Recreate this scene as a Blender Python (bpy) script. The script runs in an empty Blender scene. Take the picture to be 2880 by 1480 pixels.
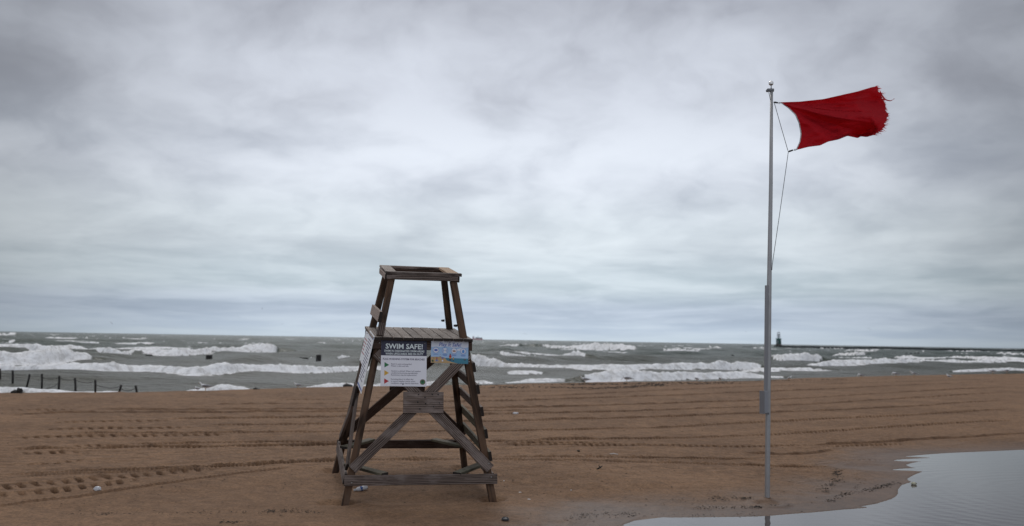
import bpy, bmesh, math, random
import numpy as np
from mathutils import Matrix, Vector
random.seed(7)
rng = np.random.default_rng(11)
scene = bpy.context.scene
COL = scene.collection

# ------------------------------------------------------------------ camera
W, H, F, CZ = 2880., 1480., 2800., 2.2
PITCH = math.atan(216 / F); ROLL = math.atan(48 / 2880)
fw = np.array([0, math.cos(PITCH), math.sin(PITCH)])
up0 = np.array([0, -math.sin(PITCH), math.cos(PITCH)])
r0 = np.array([1., 0, 0])
RT = math.cos(ROLL) * r0 + math.sin(ROLL) * up0
UP = -math.sin(ROLL) * r0 + math.cos(ROLL) * up0
CAM = np.array([0, 0, CZ])
cd = bpy.data.cameras.new('camera')
cd.sensor_fit = 'HORIZONTAL'; cd.sensor_width = 36; cd.lens = 36 * F / W
cd.clip_start = 0.1; cd.clip_end = 80000
cd.dof.use_dof = True; cd.dof.focus_distance = 13.6; cd.dof.aperture_fstop = 1.5
cam = bpy.data.objects.new('camera', cd); COL.objects.link(cam)
cam.matrix_world = Matrix([[RT[0], UP[0], -fw[0], 0], [RT[1], UP[1], -fw[1], 0], [RT[2], UP[2], -fw[2], CZ], [0, 0, 0, 1]])
scene.camera = cam

# ------------------------------------------------------------------ sky, sun, exposure
SUN_EL, SUN_AZ = math.radians(44), math.radians(-10)      # azimuth from +Y (over the lake), clockwise
world = bpy.data.worlds.new('World'); scene.world = world; world.use_nodes = True
nt = world.node_tree; nt.nodes.clear()


class G:
    """tiny node-graph helper"""
    def __init__(s, tree): s.t = tree
    def n(s, typ, **kw):
        nd = s.t.nodes.new(typ)
        for k, v in kw.items(): setattr(nd, k, v)
        return nd
    def put(s, sock, v):
        if hasattr(v, 'default_value') or hasattr(v, 'is_linked'): s.t.links.new(v, sock)
        else: sock.default_value = v
    def math(s, op, a, b=None, c=None, clamp=False):
        m = s.n('ShaderNodeMath', operation=op, use_clamp=clamp)
        s.put(m.inputs[0], a)
        if b is not None: s.put(m.inputs[1], b)
        if c is not None: s.put(m.inputs[2], c)
        return m.outputs[0]
    def vmath(s, op, a, b=None):
        m = s.n('ShaderNodeVectorMath', operation=op); s.put(m.inputs[0], a)
        if b is not None: s.put(m.inputs[1], b)
        return m.outputs[0]
    def mix(s, fac, a, b, blend='MIX'):
        m = s.n('ShaderNodeMix', data_type='RGBA', blend_type=blend)
        s.put(m.inputs[0], fac); s.put(m.inputs[6], a); s.put(m.inputs[7], b)
        return m.outputs[2]
    def ramp(s, fac, stops, interp='LINEAR'):
        r = s.n('ShaderNodeValToRGB'); r.color_ramp.interpolation = interp
        el = r.color_ramp.elements
        while len(el) < len(stops): el.new(0.5)
        for e, (p, c) in zip(el, stops):
            e.position = p; e.color = (c, c, c, 1) if isinstance(c, (int, float)) else (*c[:3], 1)
        s.put(r.inputs[0], fac); return r.outputs[0]
    def noise(s, vec, scale, detail=4, rough=0.5, dist=0., dim='3D'):
        x = s.n('ShaderNodeTexNoise', noise_dimensions=dim)
        if vec is not None: s.put(x.inputs['Vector'], vec)
        s.put(x.inputs['Scale'], scale); x.inputs['Detail'].default_value = detail
        x.inputs['Roughness'].default_value = rough; x.inputs['Distortion'].default_value = dist
        return x.outputs['Fac']
    def smooth(s, v, a, b):
        m = s.n('ShaderNodeMapRange', interpolation_type='SMOOTHSTEP'); s.put(m.inputs[0], v)
        m.inputs[1].default_value = a; m.inputs[2].default_value = b
        return m.outputs[0]
    def comb(s, x, y, z):
        c = s.n('ShaderNodeCombineXYZ'); s.put(c.inputs[0], x); s.put(c.inputs[1], y); s.put(c.inputs[2], z); return c.outputs[0]


g = G(nt)
tc = g.n('ShaderNodeTexCoord'); sep = g.n('ShaderNodeSeparateXYZ'); nt.links.new(tc.outputs['Generated'], sep.inputs[0])
dx, dy, dz = sep.outputs
dzp = g.math('MAXIMUM', dz, 0.0)
hor = g.math('SQRT', g.math('ADD', g.math('MULTIPLY', dx, dx), g.math('MULTIPLY', dy, dy)))
lv = g.math('LOGARITHM', g.math('ADD', dzp, 0.07), math.e)
hk = g.math('ADD', 1.0, g.math('MULTIPLY', lv, -.12))
ax_ = g.math('MULTIPLY', g.math('DIVIDE', dx, hor), hk); ay_ = g.math('MULTIPLY', g.math('DIVIDE', dy, hor), hk)
pv = g.comb(ax_, ay_, g.math('MULTIPLY', lv, .62))
warp = g.n('ShaderNodeTexNoise'); nt.links.new(pv, warp.inputs['Vector']); warp.inputs['Scale'].default_value = 5.0; warp.inputs['Detail'].default_value = 4
pvw = g.vmath('ADD', pv, g.vmath('MULTIPLY', g.vmath('SUBTRACT', warp.outputs['Color'], (0.5, 0.5, 0.5)), (.22, .22, .10)))
n1 = g.noise(pvw, 6.5, 9, 0.52)
n2 = g.noise(g.vmath('ADD', pvw, (3.1, 1.7, .4)), 2.6, 4, 0.5)
n3 = g.noise(g.vmath('MULTIPLY', pvw, (1., 1., 2.4)), 7.0, 7, 0.55)
lowf = g.math('SUBTRACT', 1.0, g.smooth(dzp, .02, .14))
clo = g.math('ADD', g.math('MULTIPLY', n1, 0.50), g.math('MULTIPLY', n2, 0.50))
clo = g.math('ADD', g.math('MULTIPLY', clo, g.math('SUBTRACT', 1.0, g.math('MULTIPLY', lowf, .6))), g.math('MULTIPLY', n3, g.math('MULTIPLY', lowf, .6)))
cl = g.smooth(clo, 0.33, 0.65)
light = g.ramp(dzp, [(0.0, (.60, .69, .77)), (.012, (.57, .66, .76)), (.028, (.55, .635, .75)), (.055, (.66, .75, .82)),
                     (.10, (.755, .83, .895)), (.17, (.765, .82, .91)), (.25, (.655, .70, .79)), (.36, (.47, .50, .57)), (1.0, (.84, .86, .90))], 'EASE')
dark = g.ramp(dzp, [(0.0, (.52, .61, .70)), (.012, (.45, .54, .66)), (.026, (.385, .465, .575)), (.055, (.44, .53, .60)),
                    (.10, (.46, .525, .595)), (.17, (.43, .475, .56)), (.25, (.37, .395, .46)), (.36, (.25, .265, .32)), (1.0, (.58, .595, .63))], 'EASE')
cloud = g.mix(cl, dark, light)
# sky dimmed toward the view's sides like lens falloff, brightened again landward
azc = g.math('DIVIDE', dy, hor)
azf = g.math('ADD', g.math('ADD', 0.56, g.math('MULTIPLY', g.smooth(g.math('MULTIPLY', azc, -1.), -.7, .8), 0.48)), g.math('MULTIPLY', g.smooth(azc, 0.86, 1.0), 0.47))
cloud = g.mix(1.0, cloud, g.math('MULTIPLY', azf, 1.03), 'MULTIPLY')
sky = g.n('ShaderNodeTexSky', sky_type='NISHITA'); sky.sun_disc = False
sky.sun_elevation = SUN_EL; sky.sun_rotation = SUN_AZ; sky.air_density = 1.4; sky.dust_density = 3.0
STR = 0.10
cloudk = g.mix(1.0, cloud, (1 / STR, 1 / STR, 1 / STR, 1), 'MULTIPLY')
tot = g.mix(0.02, cloudk, sky.outputs[0])
bg = g.n('ShaderNodeBackground'); nt.links.new(tot, bg.inputs[0]); bg.inputs[1].default_value = STR
wo = g.n('ShaderNodeOutputWorld'); nt.links.new(bg.outputs[0], wo.inputs[0])

sd = bpy.data.lights.new('sun', 'SUN'); sd.energy = 0.95; sd.angle = math.radians(26); sd.color = (1, 0.97, 0.93)
so = bpy.data.objects.new('sun', sd); COL.objects.link(so)
sdir = Vector((math.sin(SUN_AZ) * math.cos(SUN_EL), math.cos(SUN_AZ) * math.cos(SUN_EL), math.sin(SUN_EL)))
so.rotation_euler = sdir.to_track_quat('Z', 'Y').to_euler(); so.location = (0, 0, 60)
scene.view_settings.view_transform = 'Standard'; scene.view_settings.look = 'None'
scene.view_settings.exposure = 0.0; scene.view_settings.gamma = 1.0
try: scene.view_settings.use_curve_mapping = False
except Exception: pass
scene.render.engine = 'CYCLES'

# ------------------------------------------------------------------ geometry helpers
ZW = -0.35          # lake level
ZP = -0.07          # puddle level


def ray(x, y): return fw + RT * (x - W / 2) / F - UP * (y - H / 2) / F
def onz(x, y, z):
    v = ray(x, y); return CAM + v * (z - CZ) / v[2]
def at(x, y, Y):
    v = ray(x, y); return CAM + v * Y / v[1]
def sst(x, a, b):
    t = np.clip((x - a) / (b - a), 0, 1); return t * t * (3 - 2 * t)


def _hash(ix, iy, seed):
    h = (ix.astype(np.int64) * 374761393 + iy.astype(np.int64) * 668265263 + seed * 974634777) & 0xffffffff
    h = ((h ^ (h >> 13)) * 1274126177) & 0xffffffff
    return ((h ^ (h >> 16)) & 0xffff) / 65535.0
def vnoise(x, y, seed=0):
    x = np.asarray(x, float); y = np.asarray(y, float)
    ix = np.floor(x); iy = np.floor(y); fx = x - ix; fy = y - iy
    fx = fx * fx * fx * (fx * (fx * 6 - 15) + 10); fy = fy * fy * fy * (fy * (fy * 6 - 15) + 10)
    a = _hash(ix, iy, seed); b = _hash(ix + 1, iy, seed); c = _hash(ix, iy + 1, seed); d = _hash(ix + 1, iy + 1, seed)
    return (a + (b - a) * fx) * (1 - fy) + (c + (d - c) * fx) * fy
def fbm(x, y, seed=0, o=4, gain=.5):
    s = 0; a = 1; t = 0
    for k in range(o):
        s = s + a * (vnoise(x * 2 ** k + 17.3 * k, y * 2 ** k - 9.1 * k, seed + k) - .5); t += a; a *= gain
    return s / t * 2


def tag(o, label=None, cat=None, group=None, kind=None):
    if label: o['label'] = label
    if cat: o['category'] = cat
    if group: o['group'] = group
    if kind: o['kind'] = kind
    return o
def link(name, me, mat=None, parent=None):
    o = bpy.data.objects.new(name, me); COL.objects.link(o)
    if mat is not None and me is not None and len(me.materials) == 0: me.materials.append(mat)
    if parent is not None: o.parent = parent
    return o
def empty(name, loc=(0, 0, 0), mw=None):
    o = bpy.data.objects.new(name, None); COL.objects.link(o); o.empty_display_size = 0.1
    if mw is not None: o.matrix_world = mw
    else: o.location = loc
    return o
def pyd(name, vs, fs, smooth=False):
    me = bpy.data.meshes.new(name); me.from_pydata([tuple(v) for v in vs], [], fs); me.update()
    if smooth: me.polygons.foreach_set('use_smooth', [True] * len(me.polygons))
    return me
def grid_mesh(name, X, Y, Z, attrs=None):
    n, m = X.shape
    co = np.stack([X, Y, Z], -1).reshape(-1, 3).astype(np.float32)
    idx = np.arange(n * m).reshape(n, m)
    q = np.stack([idx[:-1, :-1], idx[:-1, 1:], idx[1:, 1:], idx[1:, :-1]], -1).reshape(-1, 4)
    me = bpy.data.meshes.new(name)
    me.vertices.add(len(co)); me.vertices.foreach_set('co', co.ravel())
    me.loops.add(q.size); me.loops.foreach_set('vertex_index', q.ravel().astype(np.int32))
    me.polygons.add(len(q)); me.polygons.foreach_set('loop_start', np.arange(0, q.size, 4, dtype=np.int32))
    me.polygons.foreach_set('use_smooth', np.ones(len(q), bool))
    me.update(calc_edges=True)
    for k, a in (attrs or {}).items():
        at_ = me.attributes.new(k, 'FLOAT', 'POINT'); at_.data.foreach_set('value', a.ravel().astype(np.float32))
    return me
def tube_mesh(name, pts, rad, seg=8, cap=True):
    pts = [Vector(p) for p in pts]; n = len(pts)
    rad = [rad] * n if not hasattr(rad, '__len__') else rad
    vs = []; fs = []
    for i, p in enumerate(pts):
        t = (pts[min(i + 1, n - 1)] - pts[max(i - 1, 0)]).normalized()
        a = t.orthogonal().normalized() if i == 0 else (pa - t * pa.dot(t)).normalized()
        pa = a; b = t.cross(a)
        for k in range(seg):
            an = 2 * math.pi * k / seg; vs.append(p + (a * math.cos(an) + b * math.sin(an)) * rad[i])
    for i in range(n - 1):
        for k in range(seg):
            k2 = (k + 1) % seg; fs.append((i * seg + k, i * seg + k2, (i + 1) * seg + k2, (i + 1) * seg + k))
    if cap: fs.append(tuple(range(seg))[::-1]); fs.append(tuple((n - 1) * seg + k for k in range(seg)))
    return pyd(name, vs, fs, True)
def box_mesh(name, sx, sy, sz, c=0.003, org=(0, 0, 0)):
    """box centred on org, long edges (x) chamfered"""
    hx, hy, hz = sx / 2, sy / 2, sz / 2
    prof = [(-hy + c, -hz), (hy - c, -hz), (hy, -hz + c), (hy, hz - c), (hy - c, hz), (-hy + c, hz), (-hy, hz - c), (-hy, -hz + c)]
    vs = [(org[0] + s * hx, org[1] + y, org[2] + z) for s in (-1, 1) for y, z in prof]
    fs = [(k, k + 8, (k + 1) % 8 + 8, (k + 1) % 8) for k in range(8)] + [tuple(range(8)), tuple(range(15, 7, -1))]
    fs = [f[::-1] for f in fs]
    me = pyd(name, vs, fs); return me
def lathe_mesh(name, prof, seg=16, smooth=True):
    vs = []; fs = []
    for r, z in prof:
        for k in range(seg):
            a = 2 * math.pi * k / seg; vs.append((r * math.cos(a), r * math.sin(a), z))
    for i in range(len(prof) - 1):
        for k in range(seg):
            k2 = (k + 1) % seg; fs.append((i * seg + k, i * seg + k2, (i + 1) * seg + k2, (i + 1) * seg + k))
    fs.append(tuple(range(seg))[::-1]); fs.append(tuple((len(prof) - 1) * seg + k for k in range(seg)))
    return pyd(name, vs, fs, smooth)


# ------------------------------------------------------------------ materials
def newmat(name):
    m = bpy.data.materials.new(name); m.use_nodes = True
    t = m.node_tree; b = t.nodes['Principled BSDF']; return m, G(t), b
def plain(name, col, rough=.6, var=.12, scale=12., metal=0., bump=0., spec=.5):
    m, g, b = newmat(name)
    tcn = g.n('ShaderNodeTexCoord'); nz = g.noise(tcn.outputs['Object'], scale, 5, .6)
    f = g.math('ADD', 1 - var, g.math('MULTIPLY', nz, 2 * var))
    g.put(b.inputs['Base Color'], g.mix(1.0, (*col, 1), f, 'MULTIPLY'))
    b.inputs['Roughness'].default_value = rough; b.inputs['Metallic'].default_value = metal
    b.inputs['Specular IOR Level'].default_value = spec
    if bump:
        bn = g.n('ShaderNodeBump'); bn.inputs['Strength'].default_value = bump; bn.inputs['Distance'].default_value = .01
        g.put(bn.inputs['Height'], nz); g.put(b.inputs['Normal'], bn.outputs[0])
    return m
def wood(name, c_dark, c_light, grey, streak=1.0):
    m, g, b = newmat(name)
    tcn = g.n('ShaderNodeTexCoord'); oi = g.n('ShaderNodeObjectInfo')
    off = g.vmath('ADD', tcn.outputs['Object'], g.comb(g.math('MULTIPLY', oi.outputs['Random'], 37.), g.math('MULTIPLY', oi.outputs['Random'], 11.), 0))
    big = g.noise(g.vmath('MULTIPLY', off, (1.3, 9, 9)), 1.0, 3, .5, .6)
    rings = g.n('ShaderNodeTexWave', wave_type='BANDS', bands_direction='Y')
    g.put(rings.inputs['Vector'], g.vmath('MULTIPLY', off, (1.0, 9.0, 9.0)))
    rings.inputs['Scale'].default_value = 1.6; rings.inputs['Distortion'].default_value = 9.; rings.inputs['Detail'].default_value = 2.; rings.inputs['Detail Scale'].default_value = .6
    fine = g.noise(g.vmath('MULTIPLY', off, (6, 160, 160)), 1.0, 4, .6)
    f = g.math('ADD', g.math('MULTIPLY', rings.outputs['Fac'], .38 * streak), g.math('ADD', g.math('MULTIPLY', fine, .42), g.math('MULTIPLY', big, .35)))
    f = g.smooth(f, .33, .80)
    col = g.mix(f, (*c_dark, 1), (*c_light, 1))
    wear = g.smooth(g.noise(g.vmath('MULTIPLY', off, (2.2, 6, 6)), 1.4, 5, .6), .45, .68)
    col = g.mix(g.math('MULTIPLY', wear, .55), col, (*grey, 1))
    tone = g.math('ADD', .78, g.math('MULTIPLY', oi.outputs['Random'], .44))
    col = g.mix(1.0, col, tone, 'MULTIPLY')
    g.put(b.inputs['Base Color'], col); b.inputs['Roughness'].default_value = .78; b.inputs['Specular IOR Level'].default_value = .3
    bn = g.n('ShaderNodeBump'); bn.inputs['Strength'].default_value = .5; bn.inputs['Distance'].default_value = .004
    g.put(bn.inputs['Height'], f); g.put(b.inputs['Normal'], bn.outputs[0])
    return m


M = {}
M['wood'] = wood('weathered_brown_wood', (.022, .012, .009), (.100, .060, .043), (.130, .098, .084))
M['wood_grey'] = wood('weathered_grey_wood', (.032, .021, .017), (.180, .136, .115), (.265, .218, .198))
M['wood_plank'] = wood('weathered_plank_wood', (.060, .044, .036), (.33, .275, .235), (.37, .325, .29), 1.5)
M['wood_fresh'] = wood('fresh_wood', (.30, .19, .11), (.42, .29, .185), (.36, .27, .2))
M['wood_pink'] = wood('bleached_wood', (.27, .20, .165), (.42, .33, .28), (.40, .34, .30))
M['wood_leg'] = wood('damp_brown_wood', (.022, .011, .006), (.100, .055, .032), (.110, .074, .054))
M['wood_moss'] = wood('mossy_wood', (.055, .045, .030), (.15, .13, .09), (.15, .15, .105))
M['endgrain'] = plain('dark_end_grain', (.020, .013, .010), .85, .3, 60, 0, .3)
M['steel'] = plain('galvanised_steel', (.42, .42, .43), .38, .1, 8, .75)
M['alu'] = plain('grey_aluminium', (.36, .35, .35), .45, .25, 5, .45)
M['alu_dark'] = plain('dark_grey_metal', (.16, .16, .17), .5, .12, 6, .4)
M['chan'] = plain('grey_painted_channel', (.24, .235, .245), .5, .08, 5, .2)
M['boxgrey'] = plain('grey_enclosure_plastic', (.27, .27, .29), .5, .06, 5)
M['ball'] = plain('polished_ball', (.75, .73, .72), .12, .05, 4, .9)
M['rope'] = plain('grey_rope', (.13, .13, .13), .9, .2, 60)
M['black'] = plain('black_fitting', (.02, .02, .022), .5, .2, 20)
M['bolt'] = plain('bolt_metal', (.30, .29, .28), .4, .2, 40, .8)
M['post'] = plain('dark_wet_timber', (.018, .015, .013), .6, .35, 14, 0, .4)
M['white'] = plain('white_sign_face', (.76, .75, .80), .42, .04, 6)
M['notice'] = plain('lit_white_notice_face', (.88, .88, .90), .42, .03, 6)  # whiter than the other signs, standing in for light from the left
M['navy'] = plain('navy_print', (.016, .014, .045), .4, .06, 6)
M['txtwhite'] = plain('white_print', (.74, .80, .80), .45, .03, 6)
M['txtpurple'] = plain('dark_violet_print', (.045, .025, .085), .5, .05, 6)
M['txtgrey'] = plain('grey_violet_print', (.16, .13, .22), .5, .05, 6)
M['green'] = plain('green_print', (.02, .16, .055), .45, .05, 6)
M['yellow'] = plain('yellow_print', (.62, .36, .04), .45, .05, 6)
M['redp'] = plain('red_print', (.42, .012, .022), .45, .05, 6)
M['blue'] = plain('blue_print', (.055, .10, .42), .45, .05, 6)
M['bluel'] = plain('light_blue_print', (.08, .26, .62), .45, .05, 6)
M['skyp'] = plain('sky_blue_print', (.34, .50, .72), .45, .06, 3)
M['cloudp'] = plain('pale_cloud_print', (.66, .68, .76), .45, .04, 4)
M['sandp'] = plain('sand_print', (.46, .30, .14), .45, .06, 6)
M['seap'] = plain('sea_print', (.035, .19, .27), .45, .08, 6)
M['skin'] = plain('brown_print', (.35, .17, .10), .45, .05, 6)
M['edge'] = plain('sign_edge', (.45, .45, .48), .5, .05, 6)
M['gull_w'] = plain('white_feathers', (.78, .78, .79), .8, .1, 12)
M['gull_g'] = plain('grey_feathers', (.17, .17, .185), .8, .15, 12)
M['gull_d'] = plain('dark_feathers', (.035, .033, .035), .8, .2, 12)
M['beak'] = plain('yellow_beak', (.45, .26, .06), .5, .1, 12)
M['pier'] = plain('dark_wet_concrete', (.045, .05, .05), .7, .3, .6)
M['towerg'] = plain('dark_green_paint', (.015, .07, .062), .5, .15, .8)
M['towerg2'] = plain('green_paint', (.02, .16, .12), .5, .1, .8)
M['towerw'] = plain('pale_steel', (.30, .31, .34), .5, .1, .8)
M['stone'] = plain('brown_stone', (.085, .07, .065), .8, .3, .8)
M['hullr'] = plain('hazed_red_hull', (.66, .42, .42), .6, .06, .05)  # distance haze painted in by paling the ship's colours
M['shipw'] = plain('ship_white', (.85, .78, .82), .6, .06, .1)
M['shipg'] = plain('ship_grey_green', (.36, .44, .47), .6, .1, .1)
M['plastic'] = plain('white_plastic', (.62, .63, .66), .3, .1, 30)
M['label'] = plain('blue_label_film', (.06, .12, .34), .4, .1, 30)
M['cup'] = plain('charcoal_plastic', (.022, .022, .026), .4, .1, 30)
M['foamlump'] = plain('cream_foam_plastic', (.50, .48, .36), .8, .2, 30, 0, .3)
M['wrack'] = plain('dark_weed', (.020, .015, .011), .85, .4, 30)
M['shell'] = plain('pale_shell', (.62, .60, .58), .5, .1, 40)

# sand
m, g, b = newmat('sand'); M['sand'] = m
tcn = g.n('ShaderNodeTexCoord'); ob = tcn.outputs['Object']
wet = g.n('ShaderNodeAttribute', attribute_name='wet').outputs['Fac']
rough_a = g.n('ShaderNodeAttribute', attribute_name='raked').outputs['Fac']
na = g.noise(ob, .35, 5, .55); nb = g.noise(ob, 5., 6, .65); nc = g.noise(ob, 70., 3, .6)
ns = g.noise(g.vmath('MULTIPLY', ob, (1.2, 5., 1)), 2.0, 6, .65)
f = g.math('ADD', g.math('MULTIPLY', na, .26), g.math('ADD', g.math('MULTIPLY', nb, .26), g.math('ADD', g.math('MULTIPLY', nc, .10), g.math('ADD', .19, g.math('MULTIPLY', g.math('SUBTRACT', ns, .5), g.math('ADD', .14, g.math('MULTIPLY', rough_a, .30)))))))
col = g.mix(g.smooth(f, .38, .62), (.145, .080, .043, 1), (.280, .162, .089, 1))
gr = g.noise(ob, 26., 5, .75)
col = g.mix(1.0, col, g.math('ADD', .62, g.math('MULTIPLY', g.smooth(gr, .34, .60), .48)), 'MULTIPLY')
vor = g.n('ShaderNodeTexVoronoi', feature='F1'); g.put(vor.inputs['Vector'], ob); vor.inputs['Scale'].default_value = 5.
spk = g.math('MULTIPLY', g.math('LESS_THAN', vor.outputs['Distance'], .085), g.math('GREATER_THAN', g.noise(ob, 1.7, 4, .6), .52))
col = g.mix(g.math('MULTIPLY', spk, .75), col, (.07, .045, .032, 1))
turned_shade = g.n('ShaderNodeAttribute', attribute_name='turned_shade').outputs['Fac']
col = g.mix(turned_shade, col, g.mix(1.0, col, (.60, .56, .54, 1), 'MULTIPLY'))  # darker colour for turned sand and for painted track shade
wcol = g.mix(1.0, col, (.47, .45, .45, 1), 'MULTIPLY')
col = g.mix(wet, col, wcol)
g.put(b.inputs['Base Color'], col)
g.put(b.inputs['Roughness'], g.math('SUBTRACT', .92, g.math('MULTIPLY', wet, .42)))
b.inputs['Specular IOR Level'].default_value = .3
hb = g.math('ADD', g.math('MULTIPLY', g.math('ADD', nc, gr), .30), g.math('MULTIPLY', g.math('ADD', nb, ns), g.math('ADD', .35, g.math('MULTIPLY', rough_a, .9))))
bn = g.n('ShaderNodeBump'); g.put(bn.inputs['Strength'], g.math('SUBTRACT', .75, g.math('MULTIPLY', wet, .55))); bn.inputs['Distance'].default_value = .035
g.put(bn.inputs['Height'], hb); g.put(b.inputs['Normal'], bn.outputs[0])

# lake
m, g, b = newmat('lake_water'); M['lake'] = m
tcn = g.n('ShaderNodeTexCoord'); ob = tcn.outputs['Object']
foam = g.n('ShaderNodeAttribute', attribute_name='foam').outputs['Fac']
shal = g.n('ShaderNodeAttribute', attribute_name='silt').outputs['Fac']
nf = g.noise(ob, 1.6, 6, .7); nf2 = g.noise(g.vmath('MULTIPLY', ob, (.5, 1.4, 1)), .5, 6, .65)
fm = g.smooth(g.math('ADD', foam, g.math('MULTIPLY', g.math('SUBTRACT', g.noise(ob, 1.6, 9, .74), .5), .92)), .20, .70)
wc = g.mix(shal, (.042, .068, .054, 1), (.088, .087, .066, 1))
wc = g.mix(g.smooth(nf2, .35, .7), g.mix(1.0, wc, (.78, .80, .80, 1), 'MULTIPLY'), wc)
g.put(b.inputs['Base Color'], wc)
b.inputs['Roughness'].default_value = .34
b.inputs['IOR'].default_value = 1.33; b.inputs['Specular IOR Level'].default_value = .24
rip = g.noise(g.vmath('MULTIPLY', ob, (.6, 1.3, 1)), 1.3, 6, .62)
bn = g.n('ShaderNodeBump'); bn.inputs['Strength'].default_value = .95; bn.inputs['Distance'].default_value = .6
g.put(bn.inputs['Height'], rip); g.put(b.inputs['Normal'], bn.outputs[0])
fc = g.mix(g.smooth(g.noise(ob, 1.5, 8, .78), .38, .56), (.66, .65, .64, 1), (.97, .97, .98, 1))
bn2 = g.n('ShaderNodeBump'); bn2.inputs['Strength'].default_value = .55; bn2.inputs['Distance'].default_value = .4; g.put(bn2.inputs['Height'], nf)
df = g.n('ShaderNodeBsdfDiffuse'); g.put(df.inputs[0], fc); g.put(df.inputs['Normal'], bn2.outputs[0])
t = m.node_tree
ms = g.n('ShaderNodeMixShader'); g.put(ms.inputs[0], fm); t.links.new(b.outputs[0], ms.inputs[1]); t.links.new(df.outputs[0], ms.inputs[2])
t.links.new(ms.outputs[0], t.nodes['Material Output'].inputs[0])

# puddle
m, g, b = newmat('puddle_water'); M['puddle'] = m
tcn = g.n('ShaderNodeTexCoord'); ob = tcn.outputs['Object']
b.inputs['Base Color'].default_value = (.060, .047, .043, 1); b.inputs['Roughness'].default_value = .03; b.inputs['IOR'].default_value = 1.33; b.inputs['Specular IOR Level'].default_value = .27
wv = g.n('ShaderNodeTexWave', wave_type='RINGS', rings_direction='SPHERICAL')
g.put(wv.inputs['Vector'], g.vmath('SUBTRACT', ob, (9.6, 15.5, 0))); wv.inputs['Scale'].default_value = 1.1; wv.inputs['Distortion'].default_value = 3.5; wv.inputs['Detail'].default_value = 2
rp = g.noise(g.vmath('MULTIPLY', ob, (1, 2.6, 1)), 3.2, 4, .6)
bn = g.n('ShaderNodeBump'); bn.inputs['Strength'].default_value = .22; bn.inputs['Distance'].default_value = .008
g.put(bn.inputs['Height'], g.math('ADD', rp, g.math('MULTIPLY', wv.outputs['Fac'], .30))); g.put(b.inputs['Normal'], bn.outputs[0])

# flag
m, g, b = newmat('red_flag_cloth'); M['flag'] = m
tcn = g.n('ShaderNodeTexCoord')
nz = g.noise(tcn.outputs['Object'], 6., 5, .6)
rc = g.mix(nz, (.37, .010, .018, 1), (.44, .015, .025, 1))
g.put(b.inputs['Base Color'], rc); b.inputs['Roughness'].default_value = .75; b.inputs['Specular IOR Level'].default_value = .15
tr = g.n('ShaderNodeBsdfTranslucent'); g.put(tr.inputs[0], g.mix(nz, (.70, .026, .040, 1), (.80, .036, .052, 1)))
mx = g.n('ShaderNodeMixShader'); mx.inputs[0].default_value = .45
t = m.node_tree; t.links.new(b.outputs[0], mx.inputs[1]); t.links.new(tr.outputs[0], mx.inputs[2]); t.links.new(mx.outputs[0], t.nodes['Material Output'].inputs[0])
M['tape'] = plain('white_flag_heading', (.42, .40, .40), .8, .08, 20)

# ------------------------------------------------------------------ ground height
EDGE = [(-900, 1112), (-400, 1109), (0, 1107), (350, 1105), (580, 1100), (800, 1093), (960, 1088), (1330, 1084), (1500, 1080), (1700, 1076), (2000, 1073),
        (2200, 1071), (2300, 1068), (2450, 1063), (2600, 1058.5), (2750, 1055), (2880, 1051), (3150, 1046), (3600, 1040)]
ep = np.array([onz(x, y, .12) for x, y in EDGE])
eth = np.arctan2(ep[:, 0], ep[:, 1]); er = np.hypot(ep[:, 0], ep[:, 1])
Z8 = lambda x, y: (2080 + x / 3.009, 1040 + y / 3.009)
PUD = [(1700, 1500), (1737, 1480), (1777, 1468), (1800, 1458), (1818, 1454), (1900, 1455.5), (1990, 1454.5)] + [Z8(*p) for p in
      [(0, 1244), (150, 1241), (260, 1235), (380, 1224), (500, 1215), (620, 1207), (750, 1195), (860, 1184), (960, 1177), (1090, 1166), (1015, 1157), (1080, 1147), (1150, 1135),
       (1220, 1114), (1280, 1095), (1320, 1072), (1337, 1050), (1335, 1025), (1345, 1003), (1372, 975), (1410, 962), (1452, 950), (1428, 940), (1413, 925), (1455, 900), (1500, 880),
       (1545, 862), (1420, 855), (1285, 849), (1300, 843), (1390, 836), (1482, 832), (1440, 824), (1402, 806), (1450, 790), (1528, 777), (1400, 776), (1298, 771), (1330, 761), (1480, 752),
       (1622, 746), (1500, 740), (1388, 735), (1500, 724), (1620, 714), (1750, 705), (1930, 697), (2100, 690), (2260, 683), (2407, 676)]]
pud = [onz(x, y, ZP)[:2] for x, y in PUD] + [np.array(p) for p in [(13.5, 22.6), (17, 23.), (19, 18), (18, 11), (14, 7.5), (6, 6.8), (2.5, 8.5), (1.2, 10.2)]]
pud = np.array(pud)


def poly_sd(X, Y, P):
    d = np.full(X.shape, 1e9); ins = np.zeros(X.shape, bool)
    for a, b_ in zip(P, np.roll(P, -1, 0)):
        e = b_ - a; wx = X - a[0]; wy = Y - a[1]
        t = np.clip((wx * e[0] + wy * e[1]) / (e @ e + 1e-12), 0, 1)
        d = np.minimum(d, np.hypot(wx - t * e[0], wy - t * e[1]))
        c = ((a[1] > Y) != (b_[1] > Y)) & (X < (b_[0] - a[0]) * (Y - a[1]) / (b_[1] - a[1] + 1e-12) + a[0])
        ins ^= c
    return np.where(ins, -d, d)


FEET = [(-2.166, 13.468), (-.203, 13.895), (-2.724, 15.842), (-.707, 16.259)]


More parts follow.
